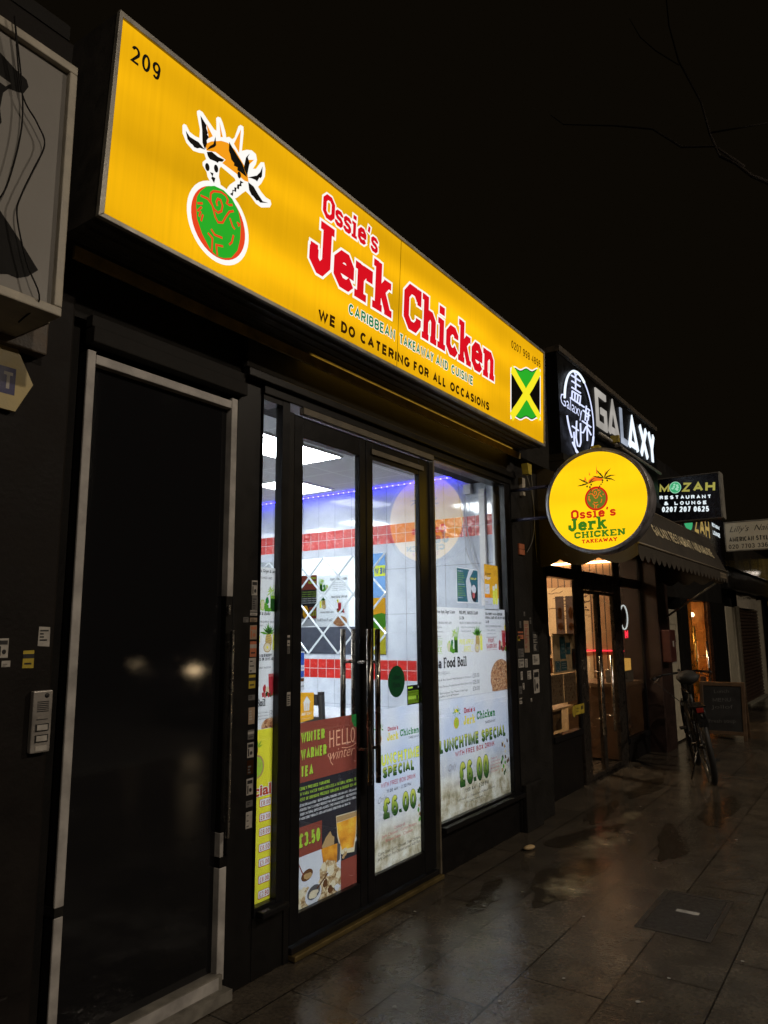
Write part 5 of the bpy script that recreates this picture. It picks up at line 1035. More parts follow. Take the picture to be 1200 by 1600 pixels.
A = Art(); A.text('209',1.322,1.444,.604,.065,sbk,2,.004); A.build('house_number',sgn)
A = Art(); slab(A,"Ossie's",2.362,2.800,.548,.116,srd,4,out=sw,ow=.009,gap=.35,fat=1.05); slab(A,'Jerk',2.290,2.944,.262,.255,srd,4,out=sw,ow=.012,gap=.3,fat=1.12); slab(A,'Chicken',3.058,4.148,.262,.256,srd,4,out=sw,ow=.012,gap=.25,fat=1.12); A.build('shop_name',sgn)
A = Art()
for t,u0,u1 in (('CARIBBEAN',2.586,2.982),('TAKEAWAY',3.026,3.376),('AND',3.404,3.542),('CUISINE',3.582,3.853)): A.text(t,u0,u1,.155,.054,sgr,4,.016,out=sw,outw=.10)
A.build('slogan',sgn)
A = Art()
for t,u0,u1 in (('WE',2.366,2.494),('DO',2.534,2.644),('CATERING',2.686,3.132),('FOR',3.171,3.330),('ALL',3.376,3.524),('OCCASIONS',3.572,4.080)): A.text(t,u0,u1,.047,.055,sbr,4,.034)
A.build('slogan',sgn)
A = Art(); A.text('0207 998 4896',4.398,4.908,.577,.056,sbr,4,-.002,rot=.012); A.build('phone_number',sgn)
A = Art(); emblem(A,1.7603,.2166,.1576,sbk,sor,srd2,sg2,srd2,sw,2); A.build('emblem',sgn)
A = Art()
def fm(s,t,w=0): # flag corners, bilinear, with a wavy top and bottom
    x = (4.405*(1-s)+4.898*s)*t+(4.417*(1-s)+4.906*s)*(1-t); y = (.428*(1-s)+.562*s)*t+(.087*(1-s)+.196*s)*(1-t)
    return (x, y+w*math.sin(s*math.pi*5))
def wav(s0,s1,t,n=14,w=.010): return [fm(s0+(s1-s0)*i/n,t,w) for i in range(n+1)]
A.poly(wav(-.03,1.03,-.03)+wav(1.03,-.03,1.03),sw,2); A.poly(wav(0,1,0)+wav(1,0,1),sbk,3)
A.poly(wav(.08,.95,.98)+[fm(.52,.57)],sg2,4); A.poly(wav(.06,.95,.02)+[fm(.5,.43)],sg2,4)
for (s0,t0),(s1,t1) in (((0,1),(1,0)),((0,0),(1,1))):
    P = [fm(s0+(s1-s0)*i/10,t0+(t1-t0)*i/10, .006*math.sin(i)) for i in range(11)]; A.stroke(P,.066,syl,5)
A.build('flag',sgn)

# ================================================================== ROUND PROJECTING SIGN
rs = thing('round_sign','round yellow backlit sign projecting from the pier over the pavement','sign',(4.95,-0.69,2.31),(0,0,R(-90)))
rim = surf('round_sign_rim',(0.20,0.19,0.20),0.35,metal=0.3,var=0.3)
b = MB(); n = 64; V = []; F = []
prof = [(.348,.0),(.372,-.006),(.376,.0),(.376,.125),(.372,.131),(.348,.125)]
for i in range(n):
    a = 2*math.pi*i/n
    for r_, y_ in prof: V.append((r_*math.cos(a),y_,r_*math.sin(a)))
m_ = len(prof)
for i in range(n):
    for k in range(m_-1): F.append((i*m_+k,((i+1)%n)*m_+k,((i+1)%n)*m_+k+1,i*m_+k+1))
b.add(V,F,rim,True); b.build('rim',rs)
rf = glow('round_yellow',(1.0,0.585,0.006),1.16,'FRONT',var=0.16,scale=(1.2,1,5),streak=0.03)
MB().add([(.349*math.cos(2*math.pi*i/n),.002,.349*math.sin(2*math.pi*i/n)) for i in range(n)],[list(range(n))],rf).build('face',rs)
MB().add([(.349*math.cos(2*math.pi*i/n),.123,.349*math.sin(2*math.pi*i/n)) for i in range(n)],[list(range(n))[::-1]],rf).build('face',rs)
rr_ = glow('round_red',(0.62,0.02,0.008),1.0); rg_ = glow('round_green',(0.045,0.19,0.012),1.0); ro_ = glow('round_orange',(0.95,0.16,0.015),1.0); rk_ = glow('round_dark',(0.05,0.045,0.006),1.0); rol = glow('round_olive',(0.13,0.18,0.02),1.0)
A = Art()
A.ell(0,.012,.082,.086,rr_,2); A.ell(.0,.012,.068,.072,rol,3)
for P in EMBL.values(): A.stroke([(x*.082,.012+y*.086) for x,y in P],.0055,ro_,4)
A.poly([(-.055,.125),(-.045,.150),(-.015,.168),(.02,.165),(.05,.150),(.062,.132),(.0,.138)],ro_,2)
for x,y,h,w in ((-.070,.150,.030,.018),(-.038,.185,.024,.010),(.015,.190,.060,.010),(.075,.175,.030,.010)): A.poly([(x-w/2,y),(x+w/2,y-.004),(x-.002,y+h)],ro_,2)
def fr(x,y,ang,ln,mat,bend=.25):
    pts=[]; q=R(ang); c_,s_=math.cos(q),math.sin(q)
    top=[(0,0),(.3,.09),(.6,.10),(1,0)]; bot=[(.75,-.02),(.6,.0),(.5,-.05),(.35,-.02),(.2,-.05)]
    for a,b_ in top+bot: yy=b_-bend*a*a; pts.append((x+ln*(a*c_-yy*s_),y+ln*(a*s_+yy*c_)))
    A.poly(pts,mat,3)
for ang in (178,140,45,20): fr(-.048,.125,ang,.085 if ang>90 else .06,rk_,.15 if ang<90 else -.15)
for ang in (150,115,62,20,-8): fr(.062,.148,ang,.085,rk_,.2 if ang<90 else -.2)
for x,y in ((-.060,.105),(-.030,.115),(-.040,.098),(.052,.136),(.085,.130)): A.ell(x,y,.0065,.0075,rk_,4,12)
for i in range(4): A.ell(-.040+.004*i,.092-.012*i,.004,.005,rk_,4,8); A.ell(.050-.010*i,.122-.013*i,.005,.006,rk_,4,8)
A.build('emblem',rs)
A = Art(); slab(A,"Ossie's",-.188,.130,-.121,.066,rr_,3,gap=1.0,fat=1.05); slab(A,'Jerk',-.212,.064,-.205,.088,rg_,3,gap=.5,fat=1.1)
slab(A,'CHICKEN',-.172,.190,-.258,.042,rg_,3,gap=.5,fat=1.25); slab(A,'TAKEAWAY',-.120,.130,-.296,.024,rr_,3,gap=.6,fat=1.35); A.build('lettering',rs)
armm = surf('blue_lit_arm',(0.06,0.055,0.09),0.4,metal=0.4)  # violet tint stands for the blue light falling on the arms
for v in (.155,-.075):
    b = MB(); b.cyl((-.67,.06,v),(-.36,.06,v),.013,armm,12); b.build('arm',rs)
b = MB(); b.box(-.03,.03,.03,.09,.372,.402,SY); b.build('cap',rs,bevel=.004)
A = Art(); A.poly([(.06,.348),(.19,.302),(.194,.312),(.065,.360)],SW,1); A.build('torn_tape',rs,(0,-.006,0))

# ================================================================== GALAXY RESTAURANT
gx = thing('karaoke_restaurant','dark restaurant front with warm lit interior next to the takeaway','building')
GY = 0.15
b = MB(); b.box(5.60,9.0,GY-.02,GY+.15,2.26,3.9,darkflat); b.build('fascia_wall',gx)
b = MB(); b.box(5.60,5.965,GY-.02,GY+.2,-.05,2.26,dark); b.build('pier',gx)
b = MB(); b.box(8.96,9.45,-.05,GY+.3,-.05,2.6,surf('dark_red_pier',(0.020,0.009,0.007),0.5,var=0.4)); b.build('pier',gx,bevel=.01)
box('stall_riser',5.965,6.70,GY-.01,GY+.06,-.05,.505,dark,gx,.006); box('stall_riser',8.15,8.96,GY-.01,GY+.06,-.05,.20,dark,gx,.006)
gp = glass('restaurant_glass',(0.90,0.88,0.84))
def gwin(x0,x1,z0,z1,nm,br,up=True):
    b = MB(); b.box(x0-br,x0,GY-.015,GY+.015,z0-.05,2.26,alu); b.box(x1,x1+br,GY-.015,GY+.015,z0-.05,2.26,alu); b.box(x0,x1,GY-.03,GY+.05,z0-.05,z0,alu); b.box(x0,x1,GY-.03,GY+.05,z1,z1+.10,alu)
    w = b.build(nm,gx,bevel=.004); MB().box(x0,x1,GY,GY+.004,z0,z1,gp).build('pane',w)
    MB().box(x0,x1,GY,GY+.004,z1+.10,2.26,gp).build('pane',w); return w
gwin(6.02,6.70,.515,1.88,'window',.055); gwin(8.13,8.92,.25,1.885,'window',.025)
dl = surf('restaurant_door_frame',(0.02,0.017,0.015),0.3)
b = MB(); b.box(6.76,6.935,GY-.015,GY+.02,-.05,2.26,dl); b.box(7.94,8.10,GY-.012,GY+.012,-.05,2.26,dl); b.box(6.935,7.94,GY-.03,GY+.05,1.80,1.98,dl); b.box(6.935,7.94,GY-.04,GY+.05,-.06,.01,dl); b.build('door_frame',gx,bevel=.005)
MB().box(6.935,7.94,GY,GY+.004,1.98,2.26,gp).build('pane',gx)
for x0,x1,hx in ((6.94,7.40,7.19),(7.405,7.935,7.53)):
    b = MB(); b.box(x0,x0+.012,GY-.012,GY+.03,.012,1.795,dl); b.box(x1-.07,x1,GY-.012,GY+.03,.012,1.795,dl); b.box(x0+.012,x1-.07,GY-.012,GY+.03,1.765,1.795,dl); b.box(x0+.012,x1-.07,GY-.012,GY+.03,.012,.055,dl)
    d = b.build('door',gx,bevel=.003); MB().box(x0+.012,x1-.07,GY,GY+.004,.055,1.765,gp).build('pane',d)
    b = MB(); b.cyl((hx,GY-.06,.40),(hx,GY-.06,1.15),.013,steel,12); b.cyl((hx,GY-.06,.55),(hx,GY,.55),.007,steel,8); b.cyl((hx,GY-.06,1.0),(hx,GY,1.0),.007,steel,8); b.build('handle',d)
# interior
def plank(name, c1, c2, w, axis):
    m, nt, o = new_mat(name); b = N(nt,"ShaderNodeBsdfPrincipled"); tc = N(nt,"ShaderNodeTexCoord"); sp = N(nt,"ShaderNodeSeparateXYZ"); L(nt,tc.outputs['Object'],sp.inputs[0])
    v = N(nt,"ShaderNodeCombineXYZ"); L(nt,sp.outputs[axis],v.inputs[0]); L(nt,sp.outputs[2],v.inputs[1])
    br = N(nt,"ShaderNodeTexBrick"); br.offset = 0; L(nt,v.outputs[0],br.inputs['Vector']); br.inputs['Scale'].default_value = 1; br.inputs['Brick Width'].default_value = w; br.inputs['Row Height'].default_value = 9; br.inputs['Mortar Size'].default_value = .006
    br.inputs['Color1'].default_value = c1; br.inputs['Color2'].default_value = c2; br.inputs['Mortar'].default_value = (0.02,0.01,0.006,1)
    L(nt,br.outputs['Color'],b.inputs['Base Color']); b.inputs['Roughness'].default_value = 0.5; L(nt,b.outputs[0],o.inputs[0]); return m
PLK = plank('wood_planks',(0.42,0.24,0.12,1),(0.34,0.18,0.085,1),0.085,1)
CRM = surf('cream_wallpaper',(0.60,0.44,0.26),0.7,var=0.08,scale=3)
MB().box(9.0,9.03,GY+.06,3.6,1.947,2.62,PLK).build('planked_wall',gx); MB().box(9.0,9.02,.78,3.6,0,1.947,CRM).build('papered_wall',gx); MB().box(8.99,9.02,GY+.06,.52,0,1.947,surf('darkened_wall',(0.035,0.022,0.015),0.5,var=.4)).build('darkened_wall_end',gx); MB().box(8.99,9.02,.52,.78,0,1.947,PLK).build('planked_wall',gx)  # front end of this wall coloured dark in place of an unlit corner
MB().box(5.6,9.0,3.6,3.63,-.05,2.62,CRM).build('back_wall',gx); MB().box(5.58,5.6,GY+.2,3.6,-.05,2.62,CRM).build('inner_wall',gx)
MB().box(5.6,9.0,GY+.05,3.6,-.06,-.01,surf('restaurant_floor',(0.06,0.045,0.035),0.35)).build('restaurant_floor',gx); MB().box(5.6,9.0,GY,3.6,2.60,2.63,surf('restaurant_ceiling',(0.30,0.24,0.18),0.7)).build('restaurant_ceiling',gx)
A = Art(); br_m = surf('branch_pattern',(0.10,0.05,0.025),0.7)
for i in range(30):
    u = -1.36+rnd.random()*.62; v = 1.55+rnd.random()*.38; p = [(u,v)]
    for k in range(4): u += .05; v += rnd.uniform(-.012,.03); p.append((u,v))
    A.stroke(p,rnd.uniform(.005,.010),br_m,1)
    if i%2: A.blob(u,v,.014,.012,br_m,2)
A.build('branch_print',gx,(8.999,0,0),(0,0,R(-90)))
wt = MB().box(8.955,8.995,.35,1.75,2.235,2.26,glow('warm_tube',(1.0,0.66,0.34),16,'AUTO')).build('strip_light'); tag(wt,'warm strip light high on the planked restaurant wall','light')
pl = thing('fill_pendant','warm pendant lamp added out of view to light the restaurant','lamp',(6.6,2.6,2.60))  # unseen lamp, added for warm light deeper in the room
MB().tube([(0,0,0),(0,0,-.5)],.006,SK,6).build('fill_pendant_cord',pl); b = MB(); b.ball((0,0,-.58),.11,glow('fill_pendant_glow',(1.0,0.62,0.32),30,'AUTO')); b.build('fill_pendant_globe',pl)
for (u0,u1) in ((1.123,1.238),(.972,1.101)):
    A = Art(); A.rect(-u1,-u0,1.36,1.835,surf('dark_scroll',(0.05,0.025,0.018),0.6,var=0.5,scale=20),0); A.ell(-(u0+u1)/2,1.62,.03,.08,BRN,1); A.ell(-(u0+u1)/2,1.45,.035,.05,BRN,1)
    A.build('wall_panel',None,(8.994,0,0),(0,0,R(-90)),'dark hanging panel on the cream restaurant wall, '+('nearer the window' if u0<1.1 else 'further inside'),'wall panel','dark panels on the restaurant wall')
cpn = thing('ceiling_light','warm square ceiling light added out of view to brighten the restaurant','ceiling light',(7.9,1.5,2.598)); MB().box(-.3,.3,-.3,.3,-.02,0,glow('warm_fill_panel',(1.0,0.78,0.54),58,'AUTO')).build('diffuser',cpn); MB().box(-.33,.33,-.33,.33,-.012,0,SG).build('frame',cpn)  # unseen panel, added to raise the room's brightness
rt = MB().box(8.96,8.975,.38,1.27,1.145,1.160,glow('red_neon',(1.0,0.03,0.06),3)).build('neon_tube'); tag(rt,'red neon tube running along the restaurant wall','neon light')
ng = thing('neon_ring','white neon ring sign hanging inside the right restaurant window','neon sign',(8.36,GY+.03,1.545))
b = MB(); b.tube([(.135*math.cos(a),0,.135*math.sin(a)) for a in [2*math.pi*i/28 for i in range(28)]],.008,glow('ring_neon',(0.75,0.85,0.9),1.3),6,True); b.build('ring',ng)
A = Art(); A.ell(0,0,.11,.11,surf('ring_disc',(0.18,0.10,0.08),0.5,var=0.6,scale=30),0); A.blob(-.03,-.02,.05,.06,PEACH,1); A.blob(.02,.04,.04,.03,RED_,1); A.build('disc',ng)
b = MB(); 
for pz in ([(.02,0,-.15),(.02,0,-.23),(.10,0,-.23),(.10,0,-.15)],[(.04,0,-.17),(.04,0,-.21)],[(.07,0,-.165),(.075,0,-.215)],[(-.15,0,.10),(-.13,0,.17)]): b.tube(pz,.006,MATS['red_neon'],6)
b.build('red_letters',ng)
b = MB(); b.box(8.30,8.62,GY+.06,GY+.20,.95,1.08,glow('amber_box',(1.0,0.55,0.12),.8)); b.box(8.28,8.66,GY+.05,GY+.25,.822,.945,SG); o = b.build('till_display'); tag(o,'small glowing amber display box on the counter in the restaurant window','display')
b = MB(); b.box(8.12,8.88,GY+.03,GY+.65,.02,.78,surf('brown_counter',(0.12,0.065,0.035),0.5)); b.box(8.10,8.90,GY+.02,GY+.67,.782,.82,surf('counter_top',(0.20,0.13,0.08),0.4)); o = b.build('counter'); tag(o,'brown serving counter behind the right restaurant window','counter')
gt = thing('restaurant_table','reddish wooden table beyond the restaurant doors','table',(8.3,1.5,0))
MB().box(-.5,.3,-.4,.4,.70,.74,surf('red_wood',(0.30,0.12,0.05),0.35)).build('tabletop',gt); MB().cyl((-.1,0,0),(-.1,0,.70),.05,SK,12).build('pedestal',gt)
# notices on the restaurant glass
def gsheet(u0,u1,v0,v1,mat,label,fn=None,y=GY+.010,nm='notice'):
    A = Art(); A.rect(0,u1-u0,0,v1-v0,mat,0)
    if fn: fn(A,u1-u0,v1-v0)
    A.build(nm,None,(u0,y,v0),(0,0,0),label,'notice')
gsheet(6.145,6.69,1.03,1.377,surf('cream_notice',(0.55,0.42,0.27),0.7),'cream paper sheet on the inside of the left restaurant window')
TB = surf('notice_teal',(0.03,0.12,0.17),0.6)
gsheet(6.310,6.446,1.153,1.348,TB,'tall teal notice on the cream sheet in the restaurant window',lambda A,w,h:[A.text(t,w*.2,w*.8,h*v,h*.10,PALE,1,.02) for t,v in (('SAVE',.6),('TIME',.42),('CASH',.24))],GY+.008)
gsheet(6.46,6.569,1.19,1.296,TB,'small teal notice right of the tall one in the restaurant window',lambda A,w,h:A.rect(w*.2,w*.8,h*.4,h*.6,PALE,1),GY+.008)
gsheet(6.313,6.465,1.049,1.134,TB,'wide teal notice below the tall one in the restaurant window',lambda A,w,h:[A.rect(w*.15,w*.85,h*v,h*(v+.1),PALE,1) for v in (.25,.5,.7)],GY+.008)
gsheet(6.185,6.300,1.046,1.139,TB,'teal notice with a pale oval in the restaurant window',lambda A,w,h:[A.ell(w*.5,h*.5,w*.42,h*.45,PALE,1),A.ell(w*.5,h*.5,w*.34,h*.37,TB,2),A.stroke([(w*.35,h*.25),(w*.5,h*.7),(w*.65,h*.25)],.006,PALE,3)],GY+.008)
gsheet(6.60,6.695,1.046,1.238,SK,'dark upright notice at the right edge of the left restaurant window',lambda A,w,h:A.ell(w*.5,h*.55,w*.3,h*.35,BRN,1),GY+.007)
gsheet(6.045,6.36,.772,1.024,surf('speckled_sheet',(0.17,0.12,0.08),0.7,var=0.6,scale=60),'speckled brown sheet low in the left restaurant window, left half',lambda A,w,h:[A.ell(.02+rnd.random()*(w-.04),.02+rnd.random()*(h-.04),.006,.011,BRN,1,8) for _ in range(34)])
gsheet(6.368,6.68,.770,1.022,MATS['speckled_sheet'],'speckled brown sheet low in the left restaurant window, right half',lambda A,w,h:[A.ell(.02+rnd.random()*(w-.04),.02+rnd.random()*(h-.04),.006,.011,BRN,1,8) for _ in range(34)])
for u0,u1,v0,v1,m_,lb in ((6.04,6.11,1.20,1.36,SG,'grey card at the left edge of the restaurant window, above the brown one'),(6.04,6.13,1.04,1.17,BRN,'brown card at the left edge of the restaurant window')): gsheet(u0,u1,v0,v1,m_,lb,lambda A,w,h:A.rect(w*.1,w*.6,h*.5,h*.8,SO,1))
gsheet(6.47,6.74,.652,.738,SY,'yellow notice with a round mark low on the restaurant window',lambda A,w,h:[A.ell(.0,h*.42,.045,.055,SK,1),A.ell(.0,h*.42,.038,.048,SY,2),A.stroke([(-.01,.015),(.01,.06)],.006,SK,3),A.text('Welcome',.06,.14,h*.55,.014,SK,2,.02),A.text('back',.06,.12,h*.25,.014,SK,2,.02),A.rect(.18,.205,h*.4,h*.8,SK,2),A.rect(.215,.24,h*.4,h*.8,SK,2)],GY-.034)
WB = plank('wicker',(0.30,0.18,0.08,1),(0.22,0.13,0.06,1),0.02,0)
b = MB(); b.box(6.05,6.56,GY+.12,GY+.15,.515,.70,WB); b.box(6.05,6.72,GY+.06,GY+.40,.702,.72,surf('pale_ledge',(0.42,0.28,0.16),0.4)); o = b.build('window_bench'); tag(o,'wicker bench with a pale ledge inside the left restaurant window','bench')

# fascia with neon logo and letters
gsn = thing('neon_sign_board','black fascia board with white neon logo and big capital letters','sign',(0,-0.2,0))
GB = surf('black_gloss_board',(0.004,0.004,0.004),0.5,bmp=0.0002,var=0.2,spec=.12)
MB().box(5.63,8.76,.0,.33,2.86,3.745,GB).build('board',gsn)
b = MB(); b.box(5.62,8.77,-.03,.33,3.748,3.80,surf('rusty_flashing',(0.05,0.038,0.025),0.7,var=0.5,bmp=.004,scale=20)); b.build('flashing',gsn,bevel=.004)
b = MB(); b.cyl((6.50,-.05,3.215),(8.70,-.05,3.215),.016,frame_m,10); b.build('rail',gsn)
b = MB(); b.box(5.62,8.77,-.02,.3,2.80,2.858,darkflat); b.prism([(.30,2.80),(-.02,2.80),(.12,2.70),(.30,2.68)],'x',5.63,8.76,darkflat); b.build('lower_board',gsn)
neon = glow('white_neon',(0.66,0.72,1.0),1.25,'NONE'); neonb = glow('white_neon_bright',(0.80,0.90,1.0),1.25,'AUTO')
GLY = [[(5.988,3.666),(6.021,3.649)],[(6.078,3.675),(6.007,3.634)],[(5.91,3.612),(6.134,3.622)],[(5.914,3.56),(6.124,3.569)],[(5.906,3.501),(6.122,3.508)],[(6.019,3.635),(6.002,3.513)],[(5.913,3.471),(5.891,3.395)],[(5.913,3.468),(6.122,3.479),(6.084,3.386)],[(5.982,3.472),(5.961,3.396)],[(6.054,3.474),(6.025,3.395)],[(5.856,3.392),(6.204,3.397)],[(6.264,3.423),(6.211,3.276)],[(6.169,3.358),(6.345,3.352)],[(6.294,3.405),(6.353,3.402)],[(6.319,3.382),(6.29,3.295)],[(6.223,3.322),(6.308,3.327)],[(6.133,3.251),(6.359,3.246)],[(6.263,3.287),(6.238,3.092)],[(6.227,3.22),(6.141,3.144),(6.079,3.135)],[(6.264,3.215),(6.352,3.17)],[(5.867,3.141),(6.019,3.137)],[(5.983,3.215),(5.946,3.056),(5.978,2.989),(6.027,2.995),(6.062,3.037),(6.079,3.216)],[(5.9,3.097),(5.898,2.986),(5.93,2.932),(5.968,2.919)]]
def ntube(path, name, r=.0085, y=-.03, m=None):
    b = MB(); b.tube([(u,y,v) for u,v in path], r, m or neon, 6); b.build(name, gsn)
b = MB()
for st in GLY: b.tube([(u,-.02,v) for u,v in st], .0068, neon, 6)
b.build('neon_characters',gsn)
def arc(a0,a1,n=26): return [(6.075+.362*math.cos(R(a0+(a1-a0)*i/n)), 3.30+.385*math.sin(R(a0+(a1-a0)*i/n))) for i in range(n+1)]
b = MB(); b.tube([(u,-.02,v) for u,v in arc(172,62)],.010,neonb,6); b.tube([(u,-.02,v) for u,v in arc(62,-20)],.005,neon,6); b.tube([(u,-.02,v) for u,v in arc(-20,-58)],.009,neon,6); b.tube([(u,-.02,v) for u,v in arc(-106,-128,8)],.007,neon,6); b.tube([(u,-.03,v) for u,v in arc(195,225,8)],.007,neon,6); b.build('neon_ring',gsn)
A = Art(); A.text('Galaxy',5.575,6.095,3.262,.105,neon,1,-.004); A.build('lettering',gsn,(0,-.035,0))
dimm = glow('weak_letter',(0.40,0.375,0.34),.95,'NONE',var=.35,scale=(4,4,5)); half = glow('fading_letter',(0.55,0.62,0.75),.55,'NONE',var=.6,scale=(3,3,5))
LET = {'G':[[(1,1),(0,1),(0,0),(1,0),(1,.48),(.55,.48)]],'A':[[(0,0),(.5,1),(1,0)],[(.2,.10),(.8,.10)]],'L':[[(0,1),(0,0),(1,0)]],'X':[[(0,1),(1,0)],[(0,0),(1,1)]],'Y':[[(0,1),(.5,.48),(1,1)],[(.5,.5),(.5,0)]]}
for ch_,u0,u1,m_ in (('G',6.575,6.885,dimm),('A',6.93,7.275,dimm),('L',7.345,7.56,half),('A',7.60,7.97,neonb),('X',8.055,8.36,neonb),('Y',8.42,8.68,neonb)):
    A = Art(); w_ = .064
    for st in LET[ch_]: A.stroke([(u0+w_/2+(u1-u0-w_)*a,3.312+w_/2+(.378-w_)*b_) for a,b_ in st],w_,m_,1,ext=w_/2 if ch_ in 'GL' else .01)
    o = A.build('letter',gsn,(0,-.014,0)); s_ = o.modifiers.new('depth','SOLIDIFY'); s_.thickness = .012; s_.offset = -1
box('bracket',6.86,6.90,-.12,-.04,3.20,3.27,SY,gsn); box('bracket',6.98,7.06,-.10,-.04,3.18,3.21,SG,gsn)
# awning
aw = thing('awning','dark brown canvas awning with cream lettering and scalloped valance','awning')
CAN = surf('brown_canvas',(0.034,0.027,0.019),0.75,var=0.25,scale=5,bmp=.003)
b = MB(); x0,x1 = 5.52,9.18; N_=26
def sag(x): return .012*math.sin((x-x0)*5)
V=[];F=[]
rows=[(.13,2.82),(-.25,2.65),(-.62,2.46),(-.71,2.255),(-.80,2.05)]
for i in range(N_+1):
    x=x0+(x1-x0)*i/N_
    for y_,z_ in rows: V.append((x,y_+sag(x)*.5,z_+sag(x)*.4))
for i in range(N_):
    for k in range(4): F.append((i*5+k,i*5+k+1,(i+1)*5+k+1,(i+1)*5+k))
b.add(V,F,CAN); cv_ = b.build('canopy',aw)
MB().add([(x0,y_,z_) for y_,z_ in rows]+[(x0,.13,2.05)],[(0,1,2,3,4,5)],CAN).build('side_panel',aw); MB().add([(x1,y_,z_) for y_,z_ in rows]+[(x1,.13,2.05)],[(5,4,3,2,1,0)],CAN).build('side_panel',aw)
def scallop(p,q,n,dep,z):
    top=[];bot=[];m=n*10
    for i in range(m+1):
        t=i/m; x=p[0]+(q[0]-p[0])*t; y=p[1]+(q[1]-p[1])*t; top.append((x,y,z)); bot.append((x,y,z-dep*(.62+.38*abs(math.sin(math.pi*t*n)))))
    V=top+bot; k=len(top); return V,[(i,i+1,k+i+1,k+i) for i in range(k-1)]
b = MB(); V,F = scallop((x0,-.802),(x1,-.802),22,.13,2.052); b.add(V,F,CAN); V,F = scallop((x0-.001,.12),(x0-.001,-.80),3,.14,2.052); b.add(V,F,CAN); V,F = scallop((x1+.001,.12),(x1+.001,-.80),5,.13,2.052); b.add(V,F,CAN); b.build('valance',aw)
b = MB(); b.cyl((x0,-.806,2.055),(x1,-.806,2.055),.009,surf('canvas_piping',(0.16,0.135,0.10),0.5),6); b.cyl((x0,-.618,2.46),(x1,-.618,2.46),.008,MATS['canvas_piping'],6); b.build('piping',aw)
ltm = surf('awning_lettering',(0.80,0.66,0.42),0.6,var=0.35,scale=8)
ang = math.atan2(.20,.22*2.0)
A = Art(); A.text('GALAXY RESTAURANT AND KARAOKE',6.30,8.79,.155,.115,ltm,1,.012)
A.build('lettering',aw,(0,-.808,2.052),(-math.atan2(.18,.41),0,0))
A = Art(); A.rect(8.72,9.08,0,.055,surf('valance_patch',(0.20,0.16,0.11),0.6),0); A.text('SINCE 10AM',8.74,9.06,.015,.028,SK,1,.02); A.build('valance_patch',aw,(0,-.8045,1.972))
b = MB(); b.cyl((9.20,-.80,2.03),(9.30,-.05,1.55),.012,frame_m,8); b.build('strut',aw)

# ================================================================== LOUNGE WITH WHITE DOOR AND ORANGE DOORWAY
lg = thing('lounge_building','narrow dark frontage with a white side door and an orange lit doorway','building')
b = MB(); b.box(9.45,13.35,.0,.2,1.82,2.45,darkflat); b.box(9.45,13.38,-.02,.3,2.45,3.6,darkflat); b.build('upper_wall',lg)
b = MB(); b.box(9.45,9.58,-.02,.2,-.05,1.82,dark); b.build('post',lg); b = MB(); b.box(10.19,10.60,-.03,.2,-.05,1.82,dark); b.build('post',lg); b = MB(); b.box(12.35,13.35,-.03,.2,-.05,1.82,dark); b.build('post',lg)
wd = surf('white_door_paint',(0.42,0.38,0.29),0.5,var=0.15)
b = MB(); b.box(9.60,10.17,.02,.07,.02,1.66,wd); d = b.build('door',lg,bevel=.006)
b = MB()
for z0,z1 in ((.15,.72),(.82,1.50)):
    b.box(9.70,10.07,.012,.02,z0,z0+.03,wd); b.box(9.70,10.07,.012,.02,z1-.03,z1,wd); b.box(9.70,9.73,.012,.02,z0+.03,z1-.03,wd); b.box(10.04,10.07,.012,.02,z0+.03,z1-.03,wd)
b.build('moulding',d,bevel=.004)
b = MB(); b.tube([(9.84+.09*math.cos(a),.008,1.24+.12*math.sin(a)) for a in [math.pi*i/10 for i in range(11)]],.012,SG,6); b.build('knocker',d)
A = Art(); A.rect(9.72,9.95,.98,1.12,SW,0); A.text('15',9.76,9.90,1.01,.08,SK,1,.02); A.build('number_plate',d,(0,.010,0))
ob = surf('orange_interior',(0.62,0.27,0.05),0.6,var=0.06)
b = MB(); b.box(12.105,12.13,.056,2.4,-.05,1.9,ob); b.build('interior_wall',lg); MB().box(10.4,12.1,2.4,2.43,-.05,1.9,ob).build('interior_wall',lg); MB().box(10.38,10.4,.2,2.4,-.05,1.9,ob).build('interior_wall',lg)
MB().box(12.09,12.104,.06,2.4,-.05,.92,surf('orange_dado',(0.50,0.20,0.035),0.5)).build('dado_panel',lg)
MB().box(10.4,12.0,.2,2.4,1.9,1.93,ob).build('lounge_ceiling',lg); MB().box(10.4,12.0,.15,2.4,-.06,-.04,surf('lounge_floor',(0.10,0.05,0.02),0.4)).build('lounge_floor',lg)
MB().box(10.60,12.13,.05,.054,.0,1.82,gp).build('pane',lg)
b = MB(); b.box(11.02,11.05,.02,.08,.0,1.82,surf('brass_door_edge',(0.55,0.35,0.08),0.3,metal=.8)); b.box(12.135,12.35,.01,.09,.0,1.82,surf('brown_door',(0.05,0.022,0.01),0.3)); d2 = b.build('door',lg)
b = MB(); b.cyl((11.72,-.02,.35),(11.72,-.02,1.22),.018,steel,10); b.box(11.715,11.725,-.02,.05,.6,.62,steel); b.box(11.715,11.725,-.02,.05,1.0,1.02,steel); b.build('handle',d2); b = MB(); b.box(11.45,11.53,-.01,.05,.55,.72,SK); b.build('lock',d2)
b = MB(); b.cyl((11.25,.045,.5),(11.25,.045,1.45),.02,MATS['brass_door_edge'],10); b.build('handle',d2)
lp = thing('wall_lamp','small bright lamp on the orange lounge wall','lamp',(11.94,.20,1.62)); b = MB(); b.ball((0,0,0),.035,glow('warm_bulb',(1.0,0.75,0.5),12,'AUTO')); b.build('bulb',lp); b = MB(); b.box(0,.03,-.03,.03,-.08,-.036,steel); b.build('bracket',lp)
